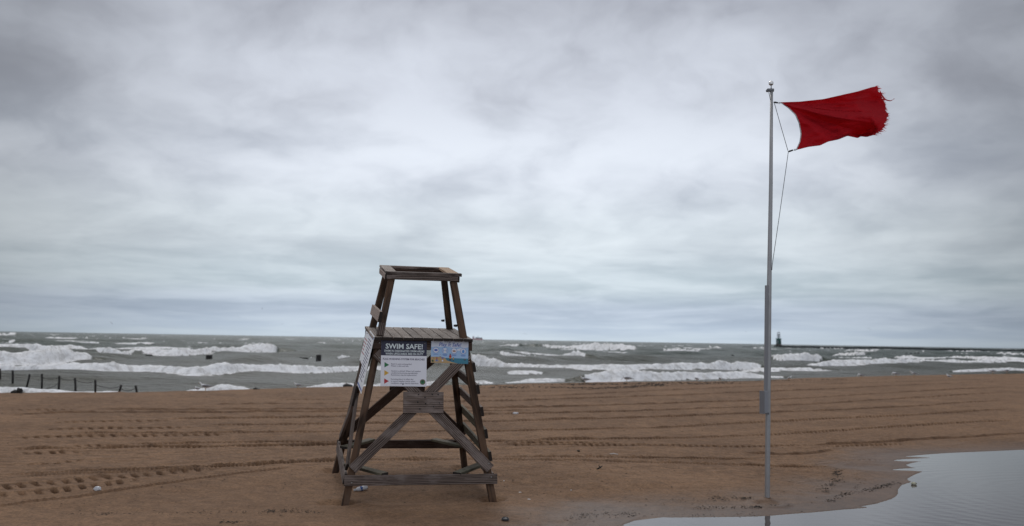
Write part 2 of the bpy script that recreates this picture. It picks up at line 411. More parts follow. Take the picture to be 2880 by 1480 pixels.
def ground(X, Y, detail=True):
    X = np.asarray(X, float); Y = np.asarray(Y, float)
    th = np.arctan2(X, Y); r = np.hypot(X, Y)
    toe = 13.5 + .75 * np.minimum(0, X + 3.2)
    s = sst(Y, toe, toe + 3.0)
    side = 1 - sst(X, .8, 5.5); far = sst(Y, 23, 38)
    z = .125 * s * (side + (1 - side) * far)
    if detail:
        z = z + .020 * fbm(X * .55, Y * .55, 3, 3) * (1 - .6 * s) + .014 * fbm(X * .18, Y * .18, 5, 2)
    # basin of the puddle
    near = (X > -1) & (Y < 27)
    sdv = np.full(X.shape, 9.)
    if near.any():
        sdv[near] = poly_sd(X[near], Y[near], pud)
    zb = ZP + np.where(sdv > 0, .030 * sdv, np.maximum(.05 * sdv, -.06))
    w = 1 - sst(sdv, .3, 2.6)
    z = z * (1 - w) + np.minimum(zb, np.maximum(z, ZP + .02)) * w
    z = np.where(sdv < 0, zb, np.maximum(z, ZP + .004 + np.minimum(sdv, 1) * .02))
    # shore: the beach falls off to the lake past its edge
    rc = np.interp(th, eth, er) + .5 * fbm(th * 45, th * 0, 88, 4, .6)
    fl = sst(th, math.radians(13), math.radians(17)) * 5.
    t = r - rc; t2 = np.maximum(0, t - fl)
    drop = .008 * np.clip(t, 0, fl + .01) + .9 * sst(t2, -.2, 13.)
    z = z - np.where(t > 0, drop, 0) - .02 * sst(t, -.1, .5)
    return z, sdv


def hit(px, py):
    v = ray(px, py); lo, hi = 5., 250.
    for _ in range(3):
        ts = np.linspace(lo, hi, 600)
        P = CAM + v[None] * ts[:, None]
        zz, _s = ground(P[:, 0], P[:, 1], False)
        k = np.argmax(P[:, 2] < zz)
        if k == 0: break
        lo, hi = ts[k - 1], ts[k]
    return CAM + v * hi


# ------------------------------------------------------------------ sand sheet
dense = np.radians(np.linspace(-28.6, 28.6, 1200))
th = np.concatenate([np.radians(np.linspace(-75, -29, 24)), dense, np.radians(np.linspace(29, 75, 24))])
hpx = np.concatenate([np.array([2600, 1600, 1100, 850, 700]), np.arange(620, 330, -1.15), np.arange(330, 58, -.6), np.linspace(57, 38, 16)])
rr = CZ * F / hpx
TH, RR = np.meshgrid(th, rr)
X = RR * np.sin(TH); Y = RR * np.cos(TH)
Z, SD = ground(X, Y)
toe = 13.5 + .75 * np.minimum(0, X + 3.2)
raked = sst(Y, toe + 1.6, toe + 3.4) * sst(SD, .4, 1.6)

L = lambda pts: [(x / 2.683, 1080 + y / 2.683) for x, y in pts]
Cn = lambda pts: [(1300 + x / 2.995, 1080 + y / 2.995) for x, y in pts]
Rn = lambda pts: [Z8(x, y) for x, y in pts]
TR = [  # (polyline, kind, amplitude, width, spacing)
    (Cn([(-1000, 75), (150, 72), (1000, 55), (1700, 20), (2576, -12)]) + Rn([(600, 105), (1500, 70), (2407, 55)]), 'ridge', .030, .13, .3),
    (Cn([(-900, 118), (150, 111), (700, 101), (1200, 80), (2000, 42), (2576, 15)]) + Rn([(700, 125), (1500, 100), (2407, 75)]), 'ridge', .035, .13, .3),
    (Cn([(-1200, 152), (0, 150), (400, 145), (1000, 122), (1700, 103), (2576, 65)]) + Rn([(800, 165), (1600, 125), (2407, 95)]), 'ridge', .045, .14, .3),
    (L([(620, 190), (1300, 194), (2576, 188)]) + Cn([(0, 207), (500, 200), (1000, 185), (1700, 165), (2576, 140)]) + Rn([(900, 220), (1600, 180), (2407, 140)]), 'ridge', .045, .14, .3),
    (L([(0, 240), (450, 212), (1100, 217), (2576, 206)]) + Cn([(170, 230), (700, 222)]), 'ridge', .045, .14, .28),
    (L([(0, 200), (350, 197), (640, 194)]), 'pits', .05, .20, .75),
    (L([(2000, 122), (2300, 120), (2560, 117)]), 'pits', .05, .22, .6),
    (L([(1450, 156), (2576, 148)]), 'ridge', .035, .13, .3),
    (L([(1200, 262), (1700, 257), (2576, 246)]) + Cn([(170, 258), (700, 247), (1400, 228), (2576, 190)]) + Rn([(900, 275), (1600, 230), (2407, 185)]), 'zip', .045, .13, .26),
    (L([(240, 292), (800, 283), (1350, 275)]), 'pits', .05, .18, .75),
    (L([(1500, 310), (2576, 300)]) + Cn([(0, 322), (600, 308), (1200, 290), (1900, 262), (2576, 243)]) + Rn([(300, 358), (800, 340), (1400, 315), (2407, 250)]), 'zip', .045, .13, .24),
    (L([(260, 346), (900, 335), (1530, 327)]), 'pits', .06, .18, .75),
    (L([(400, 375), (1700, 367), (2500, 362)]) + Cn([(200, 398), (900, 388), (1700, 362), (2100, 340), (2576, 318)]), 'zip', .045, .12, .22),
    (Cn([(1800, 357), (2100, 340), (2576, 318)]) + Rn([(700, 415), (1400, 390), (2407, 330)]), 'pits', .05, .15, .30),
    (L([(60, 410), (900, 395), (1800, 385)]), 'pits', .06, .17, .75),
    (L([(900, 452), (1700, 440), (2530, 435)]) + Cn([(450, 480), (1300, 465), (2000, 445), (2576, 425)]), 'zip', .045, .11, .22),
    (Cn([(2300, 434), (2576, 425)]) + Rn([(300, 545), (700, 525), (1400, 475), (2407, 425)]), 'pits', .05, .13, .28),
    (L([(0, 490), (870, 483), (1600, 470), (2530, 458)]) + Cn([(-100, 500), (240, 507)]), 'zip', .055, .11, .22),
    (L([(440, 472), (1100, 470)]), 'pits', .055, .15, .68),
    (L([(40, 524), (720, 515)]), 'pits', .055, .15, .68),
    (Cn([(240, 497), (800, 497), (1400, 508)]), 'pits', .05, .11, .34),
    (Cn([(240, 508), (1100, 516), (2576, 523)]) + Rn([(300, 642), (640, 640)]), 'pits', .05, .12, .34),
    (Cn([(240, 512), (1100, 519), (2576, 526)]), 'ridge', .018, .07, .3),
    (Rn([(500, 643), (900, 625), (1300, 605), (2000, 565), (2407, 535), (2700, 515)]), 'ridge', .035, .10, .3),
    (Rn([(640, 655), (1100, 640), (1480, 630)]), 'pits', .045, .11, .34),
    (Cn([(2300, 580), (2576, 582)]) + Rn([(250, 712), (500, 715), (680, 695), (900, 670)]), 'ridge', .03, .1, .3),
    (Cn([(-80, 615), (250, 617), (900, 612), (1500, 622), (2576, 634)]) + Rn([(250, 755)]), 'zip', .035, .075, .15),
    (Cn([(-80, 633), (250, 635), (900, 640), (1500, 655), (2576, 688)]) + Rn([(400, 818), (820, 826)]), 'zip', .045, .085, .15),
    (L([(0, 690), (560, 655), (1000, 650), (1700, 625), (2100, 597), (2510, 578)]) + Cn([(-200, 628), (0, 622)]), 'zip', .05, .09, .15),
    (L([(0, 708), (560, 672), (1000, 663), (1700, 640)]), 'zip', .025, .07, .13),
    (L([(60, 618), (400, 600), (710, 572)]), 'pits', .05, .12, .48),
    (L([(-400, 835), (20, 790), (330, 760), (740, 718), (1130, 685), (1400, 660), (1700, 640)]), 'pits', .045, .17, .46),
    (L([(-300, 880), (0, 855), (350, 825), (700, 775), (1020, 730), (1200, 712)]), 'pits', .034, .10, .38),
    (L([(-300, 960), (0, 925), (300, 880), (560, 855), (760, 820), (960, 790), (1200, 750), (1500, 710), (2000, 650), (2300, 618)]), 'ridge', .020, .045, .4),
    (L([(0, 760), (500, 715), (1000, 690)]), 'ridge', .012, .05, .4),
    (Rn([(900, 765), (1300, 762)]), 'pits', .02, .09, .35),
]
turned_shade = np.zeros_like(Z)  # darkening mask: turned sand plus painted shade of pits and grooves
for k, (pts, kind, A, wd, sp) in enumerate(TR):
    A *= 1.05 if kind != 'pits' else 1.4; wd *= .45 if kind != 'pits' else .8
    if kind == 'zip': sp *= .45
    if kind == 'pits': sp = .20 if sp > .36 else .14
    P = np.array([hit(x, y) for x, y in pts])
    pt = np.arctan2(P[:, 0], P[:, 1]); pr = np.hypot(P[:, 0], P[:, 1])
    o_ = np.argsort(pt); pt = pt[o_]; pr = pr[o_]
    ci = np.where((th >= pt[0]) & (th <= pt[-1]))[0]
    if len(ci) < 3: continue
    tt = th[ci]; fine = np.linspace(pt[0], pt[-1], 400); rf_ = np.interp(fine, pt, pr)
    ker = np.hanning(61); ker /= ker.sum(); rf_ = np.convolve(np.pad(rf_, 30, 'edge'), ker, 'valid')
    rt = np.interp(tt, fine, rf_); xt, yt = rt * np.sin(tt), rt * np.cos(tt)
    ds = np.hypot(np.diff(xt), np.diff(yt)); sl = np.concatenate([[0], np.cumsum(ds)])
    drdt = np.gradient(rt, tt); nf_ = 1 / np.sqrt(1 + (drdt / rt) ** 2)
    rt = rt + (fbm(sl * .35, sl * 0 + k, 40 + k, 3) * .03)
    rsel = np.where((rr > rt.min() - 1.5) & (rr < rt.max() + 1.5))[0]
    o2 = (rr[rsel][:, None] - rt[None, :]) * nf_[None, :]
    S = np.broadcast_to(sl[None, :], o2.shape)
    endw = sst(tt, tt[0], tt[0] + .03) * (1 - sst(tt, tt[-1] - .03, tt[-1]))
    wid = wd * (1 + .25 * fbm(sl * .5, sl * 0, 80 + k, 2))[None, :]
    var = (.9 + .45 * fbm(sl * .3, sl * 0, 60 + k, 4, .6))[None, :].clip(.3, 1.4)
    dmg = vnoise(S * 3.1, o2 * 6, 90 + k)
    if kind == 'ridge':
        h = A * np.exp(-(o2 / wid) ** 2) * (.6 + .8 * dmg) - .7 * A * np.exp(-((o2 + 1.9 * wid) / wid) ** 2)
        h = h * var
    elif kind == 'zip':
        tick = .5 + .5 * np.cos(2 * math.pi * S / sp + o2 * 9)
        h = A * np.exp(-(o2 / wid) ** 2) * (.5 + .6 * dmg) - A * 1.1 * tick * np.exp(-((o2 + 1.7 * wid) / (1.25 * wid)) ** 2)
        h = h * var
    else:
        ph = S / sp + .22 * (vnoise(np.floor(S / sp), 0 * S, 7 + k) - .5)
        q = (ph - np.floor(ph) - .5) * sp
        dep = .55 + .9 * _hash(np.floor(ph), np.floor(ph) * 0 + 3, k)
        lw = (.19 if sp > .15 else .23) * sp
        q = q + o2 * .22 + .03 * (dmg - .5); h = -A * dep * np.exp(-(q / lw) ** 6 - (o2 / wid) ** 6) + .35 * A * np.exp(-((o2 - 1.35 * wid) / (.35 * wid)) ** 2) * (.4 + dmg)
    Z[np.ix_(rsel, ci)] += h * endw[None, :] * (SD[np.ix_(rsel, ci)] > .15)
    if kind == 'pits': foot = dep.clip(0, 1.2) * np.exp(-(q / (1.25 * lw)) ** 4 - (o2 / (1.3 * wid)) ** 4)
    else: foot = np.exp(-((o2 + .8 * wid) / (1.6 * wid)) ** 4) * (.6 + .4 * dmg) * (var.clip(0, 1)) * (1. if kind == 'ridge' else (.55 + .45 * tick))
    turned_shade[np.ix_(rsel, ci)] = np.maximum(turned_shade[np.ix_(rsel, ci)], foot * endw[None, :])
# raked roughness streaked along the tracks, small wind ripples in front
rt5 = np.interp(TH, eth, er)
u = TH * RR; v = RR / rt5 * 40
Z += raked * .014 * fbm(u * .12, v * 7.5, 27, 4, .7) * (RR < rt5)
Z += raked * (.014 * fbm(u * .9, v * 2.2, 21, 4, .6) + .014 * fbm(u * 3.2, v * 7, 25, 4, .65)) * (RR < rt5)
Z += (1 - raked) * (.022 * fbm(X * .9, Y * 1.6, 29, 3, .5) + .009 * fbm(X * 2.6, Y * 3.1, 31, 4, .65)) * sst(SD, .1, .8)
# churned trampled patches behind and right of the chair
tramp = np.exp(-((X - .9) / 1.7) ** 2 - ((Y - 15.3) / 1.3) ** 2) + .7 * np.exp(-((X - .3) / 1.6) ** 2 - ((Y - 12.4) / .7) ** 2)
Z += tramp * .034 * fbm(X * 3.0, Y * 2.4, 35, 4, .6)
for k, (fx, fy) in enumerate(FEET):
    d2 = (X - fx) ** 2 + (Y - fy) ** 2
    Z += -.085 * np.exp(-(d2 / .034) ** 2) + .028 * np.exp(-((X - fx - .24) ** 2 / .03 + (Y - fy + .05) ** 2 / .09)) + .020 * np.exp(-((X - fx + .20) ** 2 / .02 + (Y - fy - .15) ** 2 / .06))
d2 = (X - 3.68) ** 2 + (Y - 14.3) ** 2
Z += -.035 * np.exp(-(d2 / .020) ** 2) + .015 * np.exp(-((d2 - .06) / .04) ** 2)
d2 = ((X + 2.38) / .16) ** 2 + ((Y - 13.50) / .20) ** 2
Z += -.06 * np.exp(-d2 ** 2)
shore_wet = sst(RR - rt5, -.1, 1.0) * .5
wetn = fbm(X * .8, Y * .8, 77, 4)
wetv = np.clip((1 - sst(SD + wetn * .7, .15, 1.9)) * .95, 0, 1)
wetv = np.maximum(wetv, np.clip(sst(RR - rt5, 5.5 * sst(TH, math.radians(13), math.radians(17)) + .2, 6.5), 0, 1) * .6)
Z = np.where((SD > .03) & (Y < 30), np.maximum(Z, ZP + .006), Z)
me = grid_mesh('beach', X, Y, Z, {'wet': wetv, 'raked': raked, 'turned_shade': turned_shade})
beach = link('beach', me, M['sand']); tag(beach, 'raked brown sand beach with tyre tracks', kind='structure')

# puddle sheet
pv_ = [(p[0], p[1], ZP) for p in pud]
bm = bmesh.new()
c0 = pud.mean(0)
big = [(p[0], p[1]) for p in [(.2, 9), (1.5, 7.2), (6, 5.8), (15, 6.6), (19.5, 10.5), (20.5, 18), (18, 24.5), (12, 24), (7.5, 21.5), (5.0, 17.5), (3.5, 14.2), (1.2, 12.6)]]
bm.faces.new([bm.verts.new((x, y, ZP)) for x, y in big])
bmesh.ops.triangulate(bm, faces=bm.faces[:])
me = bpy.data.meshes.new('puddle'); bm.to_mesh(me); bm.free()
tag(link('puddle', me, M['puddle']), 'still grey rain puddle on the sand', kind='structure')

# ------------------------------------------------------------------ lake
dense = np.radians(np.linspace(-28.6, 28.6, 960))
th = np.concatenate([np.radians(np.linspace(-75, -29, 24)), dense, np.radians(np.linspace(29, 75, 24))])
rl = [28.]
while rl[-1] < 26000:
    r_ = rl[-1]; e = .0052 if r_ < 130 else (.0075 if r_ < 350 else (.013 if r_ < 1500 else .05))
    rl.append(r_ * (1 + e))
rr = np.array(rl); TH, RR = np.meshgrid(th, rr)
X = RR * np.sin(TH); Y = RR * np.cos(TH)
rc = np.interp(TH, eth, er)
off = sst(RR - rc, 18, 90)                                    # open water factor
Zs = np.zeros_like(X); steep = np.zeros_like(X)
wx = 6 * fbm(X * .02, Y * .02, 200, 2); wy = 6 * fbm(X * .02, Y * .02, 201, 2)
for lam, amp, ang, sd_ in [(31, .30, 25, 1), (22, .22, 40, 2), (17, .22, 12, 3), (11, .16, 48, 4), (7.5, .11, 5, 5), (5, .07, 33, 6), (3.4, .045, 20, 7)]:
    a = math.radians(ang); k = 2 * math.pi / lam
    ph = k * (-(X + wx) * math.sin(a) + (Y + wy) * math.cos(a)) + sd_ * 1.7
    env = .35 + 1.3 * vnoise(X / (lam * 3.2), Y / (lam * 1.6), 210 + sd_)
    s_ = np.sin(ph) * env
    res = 1 - sst(RR * .0075, lam * .22, lam * .5)
    Zs += amp * (s_ + .35 * np.abs(s_)) * (.42 + .58 * off) * np.maximum(res, .25 if lam > 15 else 0)
    if lam > 10: steep += amp * s_
Zs += .10 * fbm(X * .4, Y * .8, 220, 4, .6) * (.5 + .5 * off)
Zs += sst(RR, 500, 3000) * .9 * fbm(TH * 1200, np.log(RR) * 14, 222, 3)
foam = np.zeros_like(X)
# whitecaps on open water
cap = sst(steep + .55 * fbm(X * .045, Y * .10, 230, 4), .60, .92) * sst(vnoise(X * .035, Y * .06, 233), .52, .70)
foam = np.maximum(foam, cap * sst(RR - rc, 50, 110) * .85)
farcap = sst(fbm(TH * 260, np.log(RR) * 42, 236, 3), .40, .62) * sst(RR, 180, 420) * (1 - sst(RR, 2500, 6000))
foam = np.maximum(foam, farcap * .75)

Z3 = lambda pts: [(x / 3.68, 900 + yc / 3.68, 900 + yb / 3.68) for x, yc, yb in pts]
Z4 = lambda pts: [(700 + x / 3.68, 900 + yc / 3.68, 900 + yb / 3.68) for x, yc, yb in pts]
Z6 = lambda pts: [(1300 + x / 3.22, 900 + yc / 3.22, 900 + yb / 3.22) for x, yc, yb in pts]
Z7 = lambda pts: [(2080 + x / 3.22, 900 + yc / 3.22, 900 + yb / 3.22) for x, yc, yb in pts]
BR = [  # (crest / base points, foam depth behind crest in crest heights)
    # swash and shore break
    (Z3([(-900, 735, 775), (0, 712, 765), (400, 722, 765), (900, 735, 765), (1280, 735, 765)]), 3.5),
    (Z3([(1900, 720, 752), (2200, 690, 748), (2350, 668, 748), (2480, 680, 745), (2650, 715, 742)]), 2.),
    (Z4([(560, 705, 725), (760, 672, 722), (960, 650, 712), (1120, 670, 705), (1300, 660, 705), (1700, 650, 700), (2000, 640, 695)]), 2.5),
    (Z6([(80, 570, 598), (190, 556, 594), (300, 578, 590)]), 2.),
    (Z6([(370, 565, 585), (600, 545, 582), (820, 530, 582), (950, 535, 580)]), 2.),
    (Z6([(1090, 505, 575), (1200, 485, 572), (1600, 480, 570), (2000, 484, 562), (2400, 490, 556), (2576, 500, 555)]) + Z7([(230, 515, 552), (420, 530, 550)]), 3.),
    (Z7([(1900, 470, 488), (2150, 452, 485), (2400, 440, 480), (2576, 445, 478), (3000, 440, 470)]), 2.5),
    # long inner breaker
    (Z3([(-700, 470, 540), (0, 488, 555), (400, 488, 588), (960, 488, 596), (1180, 490, 590), (1400, 505, 578), (1700, 510, 590), (2000, 513, 602), (2350, 480, 594)]) +
     Z4([(120, 495, 575), (500, 500, 572), (800, 490, 565), (1100, 505, 552), (1500, 500, 545), (1900, 480, 540)]), 1.6),
    (Z6([(60, 330, 420), (180, 330, 430), (300, 352, 438), (420, 385, 446), (650, 420, 458), (900, 428, 478), (1150, 428, 492), (1500, 428, 495), (1800, 420, 490), (2100, 410, 480), (2350, 395, 474), (2576, 385, 470)]) +
     Z7([(60, 392, 470), (215, 425, 468)]), 1.4),
    (Z7([(540, 425, 440), (700, 400, 442), (850, 380, 440), (1100, 382, 442), (1400, 376, 440), (1700, 380, 430), (2000, 382, 425), (2300, 380, 420), (2440, 392, 415)]), 1.5),
    # second row
    (Z3([(-900, 350, 470), (0, 368, 490), (400, 368, 488), (620, 352, 480), (800, 362, 472), (900, 380, 468), (968, 420, 462)]), 3.),
    (Z7([(1380, 352, 372), (1560, 340, 372), (1750, 348, 375), (1950, 348, 378), (2200, 352, 395), (2576, 362, 405), (3000, 360, 405)]), 1.3),
    (Z6([(290, 318, 345), (500, 308, 378), (620, 322, 372), (780, 318, 368), (900, 312, 378), (1040, 306, 392), (1135, 345, 402)]), 1.4),
    (Z7([(270, 340, 385), (400, 325, 396), (560, 315, 395), (690, 318, 390), (765, 350, 388)]), 1.5),
    (Z4([(900, 400, 412), (960, 365, 422), (1040, 380, 430), (1130, 395, 440)]), 1.2),
    # third row
    (Z3([(-700, 270, 330), (0, 276, 335), (370, 282, 358), (500, 292, 362), (750, 292, 352), (900, 322, 356), (1130, 300, 380), (1250, 330, 386), (1400, 330, 368), (1700, 326, 376), (1900, 322, 382), (2100, 315, 376), (2300, 300, 366), (2470, 292, 360)]) +
     Z4([(40, 265, 360), (200, 258, 366), (260, 268, 364), (310, 305, 360)]), 1.8),
    (Z6([(710, 228, 262), (850, 240, 278), (1000, 246, 288), (1180, 226, 292), (1400, 240, 302), (1560, 252, 305), (1610, 268, 298)]), 1.2),
    (Z6([(195, 250, 258), (300, 242, 260), (430, 236, 262), (530, 226, 262)]), .9),
    (Z6([(1770, 275, 295), (1860, 272, 318), (2000, 282, 322), (2110, 276, 318), (2180, 288, 308)]), 1.2),
    (Z6([(1310, 316, 330), (1500, 312, 325), (1710, 306, 318)]), .8),
    (Z7([(760, 325, 335), (900, 312, 338), (1050, 308, 350), (1165, 308, 345)]), 1.),
    (Z7([(860, 282, 292), (1000, 272, 294), (1150, 278, 302), (1280, 282, 302)]), 1.),
    (Z7([(170, 277, 292), (290, 270, 290)]), .8),
    (Z6([(2230, 240, 262), (2350, 248, 272)]), .7),
    (Z3([(-100, 138, 170), (60, 146, 170), (180, 138, 172)]), 1.),
    (Z3([(-100, 250, 262), (200, 240, 256), (500, 224, 234)]), .6),
    (Z3([(790, 200, 210), (905, 186, 206), (950, 208, 224)]), .6),
    (Z3([(75, 208, 220), (240, 210, 220)]), .6),
    (Z4([(660, 238, 252), (760, 238, 258), (820, 254, 264)]), .7),
    (Z3([(1640, 218, 230), (1730, 240, 262)]), .6),
]
rb_ = random.Random(23)
for _ in range(70):                                            # scattered smaller crests between the rows
    x = rb_.uniform(-100, 2980); hz = 932 + 48 * x / 2880; yb = hz + rb_.choice([rb_.uniform(9, 30), rb_.uniform(20, 70), rb_.uniform(30, 100)])
    if yb > np.interp(x, [e[0] for e in EDGE], [e[1] for e in EDGE]) - 14: continue
    if 992 < yb < 1024 and (-40 < x < 1060): continue
    sc_ = (yb - hz) / 60; wpx = rb_.uniform(25, 110) * (.5 + sc_); hp = rb_.uniform(3, 9) * (.5 + .6 * sc_)
    BR.append(([(x - wpx, yb - hp * .4, yb), (x - wpx * .3, yb - hp, yb + .6), (x + wpx * .4, yb - hp * .9, yb + .8), (x + wpx, yb - hp * .4, yb + .6)], rb_.uniform(.5, 1.6)))
for px_, yd_ in [(896, 105), (855, 105), (32, 112), (419, 112), (588, 112)]:
    v_ = ray(px_, 1000); tq = math.atan2(v_[0], v_[1])
    Zs *= 1 - .6 * np.exp(-((TH - tq) / .035) ** 2) * sst(RR, yd_ - 60, yd_ - 20) * (1 - sst(RR, yd_ + 1, yd_ + 25))
jit = .5 * fbm(TH * 55, RR * .0, 300, 4, .6)
fine1 = fbm(X * .9, Y * .9, 310, 4, .62); fine2 = fbm(X * .33, Y * .5, 320, 4, .6)
Zb = np.zeros_like(X)
for k, (pts, lf) in enumerate(BR):
    pts = [(x, yc, yb) for x, yc, yb in pts]
    P = np.array([onz(x, yb, ZW) for x, yc, yb in pts])
    pt = np.arctan2(P[:, 0], P[:, 1]); pr = np.hypot(P[:, 0], P[:, 1])
    hh = np.array([max(1.5, yb - yc) for x, yc, yb in pts]) / F * pr * (1.12 + .2 * sst(pr, 105, 210))
    span = pt[-1] - pt[0]; ext = min(.35 * span, .035)
    ci = np.where((th > pt[0] - ext) & (th < pt[-1] + ext))[0]
    if len(ci) == 0: continue
    tt = th[ci]; rb = np.interp(tt, pt, pr); hb_ = np.interp(tt, pt, hh)
    # ease beyond the ends
    hb_ = hb_ * sst(tt, pt[0] - ext, pt[0] + .002) * (1 - sst(tt, pt[-1] - .002, pt[-1] + ext))
    fe = sst(tt, pt[0] - .001, pt[0] + min(.006, .15 * span)) * (1 - sst(tt, pt[-1] - min(.006, .15 * span), pt[-1] + .001))
    hb_ = hb_ * (1 + .26 * fbm(tt * 43 + 7 * k, tt * 0 + k, 400 + k, 5, .68))
    rb = rb * (1 + .008 * fbm(tt * 37 + 3 * k, tt * 0, 430 + k, 5, .62))
    Rm = rb.max() + 60; rsel = np.where((rr > rb.min() - 3) & (rr < Rm))[0]
    ix = np.ix_(rsel, ci)
    t = rr[rsel][:, None] - rb[None, :]; hb2 = np.maximum(hb_, .03)[None, :]
    t = t + fine2[ix] * .7 * hb2
    wf = np.maximum(1.6 * hb2, .006 * rb[None, :])
    rise = sst(t, 0, wf); fall = np.exp(-np.maximum(0, (t - wf)) / (5.5 * hb2 + .5))
    prof = hb2 * rise * fall
    fo = sst(t, -.15 * hb2, .12 * wf) * (1 - sst(t, wf + (.6 * lf) * hb2, wf + (2.2 * lf + .6) * hb2)) * fe[None, :]
    holes = sst(fine1[ix] + .8 * fine2[ix], -.62, -.10)
    fo = fo * (.66 + .34 * holes)
    trail = sst(t, wf, wf + hb2) * (1 - sst(t, wf + 3 * hb2, wf + 11 * hb2 + 2)) * sst(fine2[ix] + .6 * fine1[ix], .08, .45) * fe[None, :] * .8
    lead = sst(t, -3.5 * hb2, -.5 * hb2) * (1 - sst(t, -.1, .3)) * sst(fine2[ix] + .5 * fine1[ix], .05, .45) * fe[None, :] * .75
    foam[ix] = np.maximum(foam[ix], np.maximum(fo, np.maximum(trail, lead)))
    prof = prof + fo * hb2 * (.20 * fine1[ix] + .14 * fine2[ix])
    Zb[ix] = np.maximum(Zb[ix], prof)
Zl = ZW + Zs * np.exp(-Zb * 1.2) * (1 - .4 * foam) + Zb
silt = np.clip(1 - sst(RR - rc, 8, 150), 0, 1) * .85 + .15 * vnoise(X * .02, Y * .04, 500)
Zl = Zl - 1.2 * (1 - sst(RR - rc, -4, 3))
me = grid_mesh('lake', X, Y, Zl, {'foam': foam, 'silt': silt})
tag(link('lake', me, M['lake']), 'rough grey green lake with breaking waves', kind='structure')

# ------------------------------------------------------------------ lifeguard chair
KX, KY = .1886, .2497
AP, BP = .589, .647
TO = Vector((-1.384, 14.633, 2.285))
TM3 = Matrix(((0.97663, -0.213285, 0.026536), (0.214863, 0.971925, -0.095895), (-0.005338, 0.099356, 0.995038)))
TW = Matrix.Translation(TO) @ TM3.to_4x4()
BASE = 2.2
chair = empty('lifeguard_chair', mw=TW @ Matrix.Translation((0, 0, -BASE)))
tag(chair, 'tall weathered wooden lifeguard chair leaning on the sand', 'lifeguard chair')


def board(name, p0, p1, nrm, w, t, mat, parent=chair, c=.004):
    """board from p0 to p1, thin side along nrm, width w, thickness t (chair-local, z from platform)"""
    p0 = Vector(p0); p1 = Vector(p1); ax = p1 - p0; ln = ax.length; ax.normalize()
    nz_ = Vector(nrm); nz_ = (nz_ - ax * nz_.dot(ax)).normalized(); wy_ = nz_.cross(ax)
    me_ = box_mesh(name, ln, w, t, c); me_.materials.append(M[mat]); me_.materials.append(M['endgrain'])
    me_.polygons[8].material_index = 1; me_.polygons[9].material_index = 1
    o = link(name, me_, M[mat], parent); mid = (p0 + p1) / 2 + Vector((0, 0, BASE))
    o.matrix_local = Matrix(((ax.x, wy_.x, nz_.x, mid.x), (ax.y, wy_.y, nz_.y, mid.y), (ax.z, wy_.z, nz_.z, mid.z), (0, 0, 0, 1)))
    return o


def AX(z): return AP - KX * z
def BY(z): return BP - KY * z
nF = Vector((0, -1, KY)).normalized(); nB = Vector((0, 1, KY)).normalized()
nL = Vector((-1, 0, KX)).normalized(); nR = Vector((1, 0, KX)).normalized()


def fp(x, z, off, s=-1):   # point on the near (s=-1) or far face, off outward
    n_ = nF if s < 0 else nB
    return Vector((x, s * BY(z), z)) + n_ * off
def sp_(y, z, off, s=-1):
    n_ = nL if s < 0 else nR
    return Vector((s * AX(z), y, z)) + n_ * off


LEGW = .094
for sx in (-1, 1):
    for sy in (-1, 1):
        zt, zb_ = .79, -2.62
        board('leg', (sx * AX(zb_), sy * BY(zb_), zb_), (sx * AX(zt), sy * BY(zt), zt), (sx * 1., 0, 0), LEGW, LEGW, 'wood_leg')
# splice plate on the near left leg above the platform
board('splice_plate', fp(-AX(0.0) + .0, .0, .062), fp(-AX(.17), .17, .062), nF, .098, .026, 'wood_grey')
# platform
for k in range(10):
    x = -.63 + k * .14
    ye = .80 + random.uniform(-.008, .008)
    board('plank', (x, -ye - .02, -.018 + random.uniform(-.002, .002)), (x, ye, -.018 + random.uniform(-.002, .002)), (0, 0, 1), .130, .038, 'wood_plank')
OB = LEGW / 2 + .020
zf = -.115
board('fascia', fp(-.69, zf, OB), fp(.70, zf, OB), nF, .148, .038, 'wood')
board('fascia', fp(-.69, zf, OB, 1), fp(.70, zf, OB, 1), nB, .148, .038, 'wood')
board('fascia', sp_(-.66, zf, OB), sp_(.66, zf, OB), nL, .148, .038, 'wood_grey')
board('fascia', sp_(-.66, zf, OB, 1), sp_(.66, zf, OB, 1), nR, .148, .038, 'wood')
# bottom rails
zb0 = -1.905
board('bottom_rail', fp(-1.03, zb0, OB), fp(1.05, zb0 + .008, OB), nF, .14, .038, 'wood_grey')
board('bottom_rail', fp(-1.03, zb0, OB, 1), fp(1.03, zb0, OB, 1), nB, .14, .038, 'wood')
board('bottom_rail', sp_(-1.10, zb0, OB), sp_(1.10, zb0, OB), nL, .14, .038, 'wood_grey')
board('bottom_rail', sp_(-1.10, zb0, OB, 1), sp_(1.10, zb0, OB, 1), nR, .14, .038, 'wood_grey')
# X braces with a centre plate, near, far and left faces
def xbrace(fn, n_, s, wx_lo, wx_hi, cz, mats, plate):
    zlo, zhi = -1.765, -.235
    cx = .016
    for sgn in (-1, 1):
        board('brace', fn(sgn * .03 + cx, cz - .03, OB, s), fn(sgn * wx_lo + (0 if sgn < 0 else .03), zlo, OB, s), n_, .135, .038, mats[0])
        board('brace', fn(sgn * .03 + cx, cz + .03, OB + .003 * sgn, s), fn(sgn * wx_hi, zhi, OB + .003 * sgn, s), n_, .135, .038, mats[1])
    return board('centre_plate', fn(cx - plate / 2, cz - .035, OB + .038, s), fn(cx + plate / 2, cz - .035, OB + .038, s), n_, .29, .030, mats[2])
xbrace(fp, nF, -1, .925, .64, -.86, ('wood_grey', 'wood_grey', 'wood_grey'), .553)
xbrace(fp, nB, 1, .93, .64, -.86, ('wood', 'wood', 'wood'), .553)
xbrace(sp_, nL, -1, 1.0, .66, -.90, ('wood_grey', 'wood', 'wood'), .40)
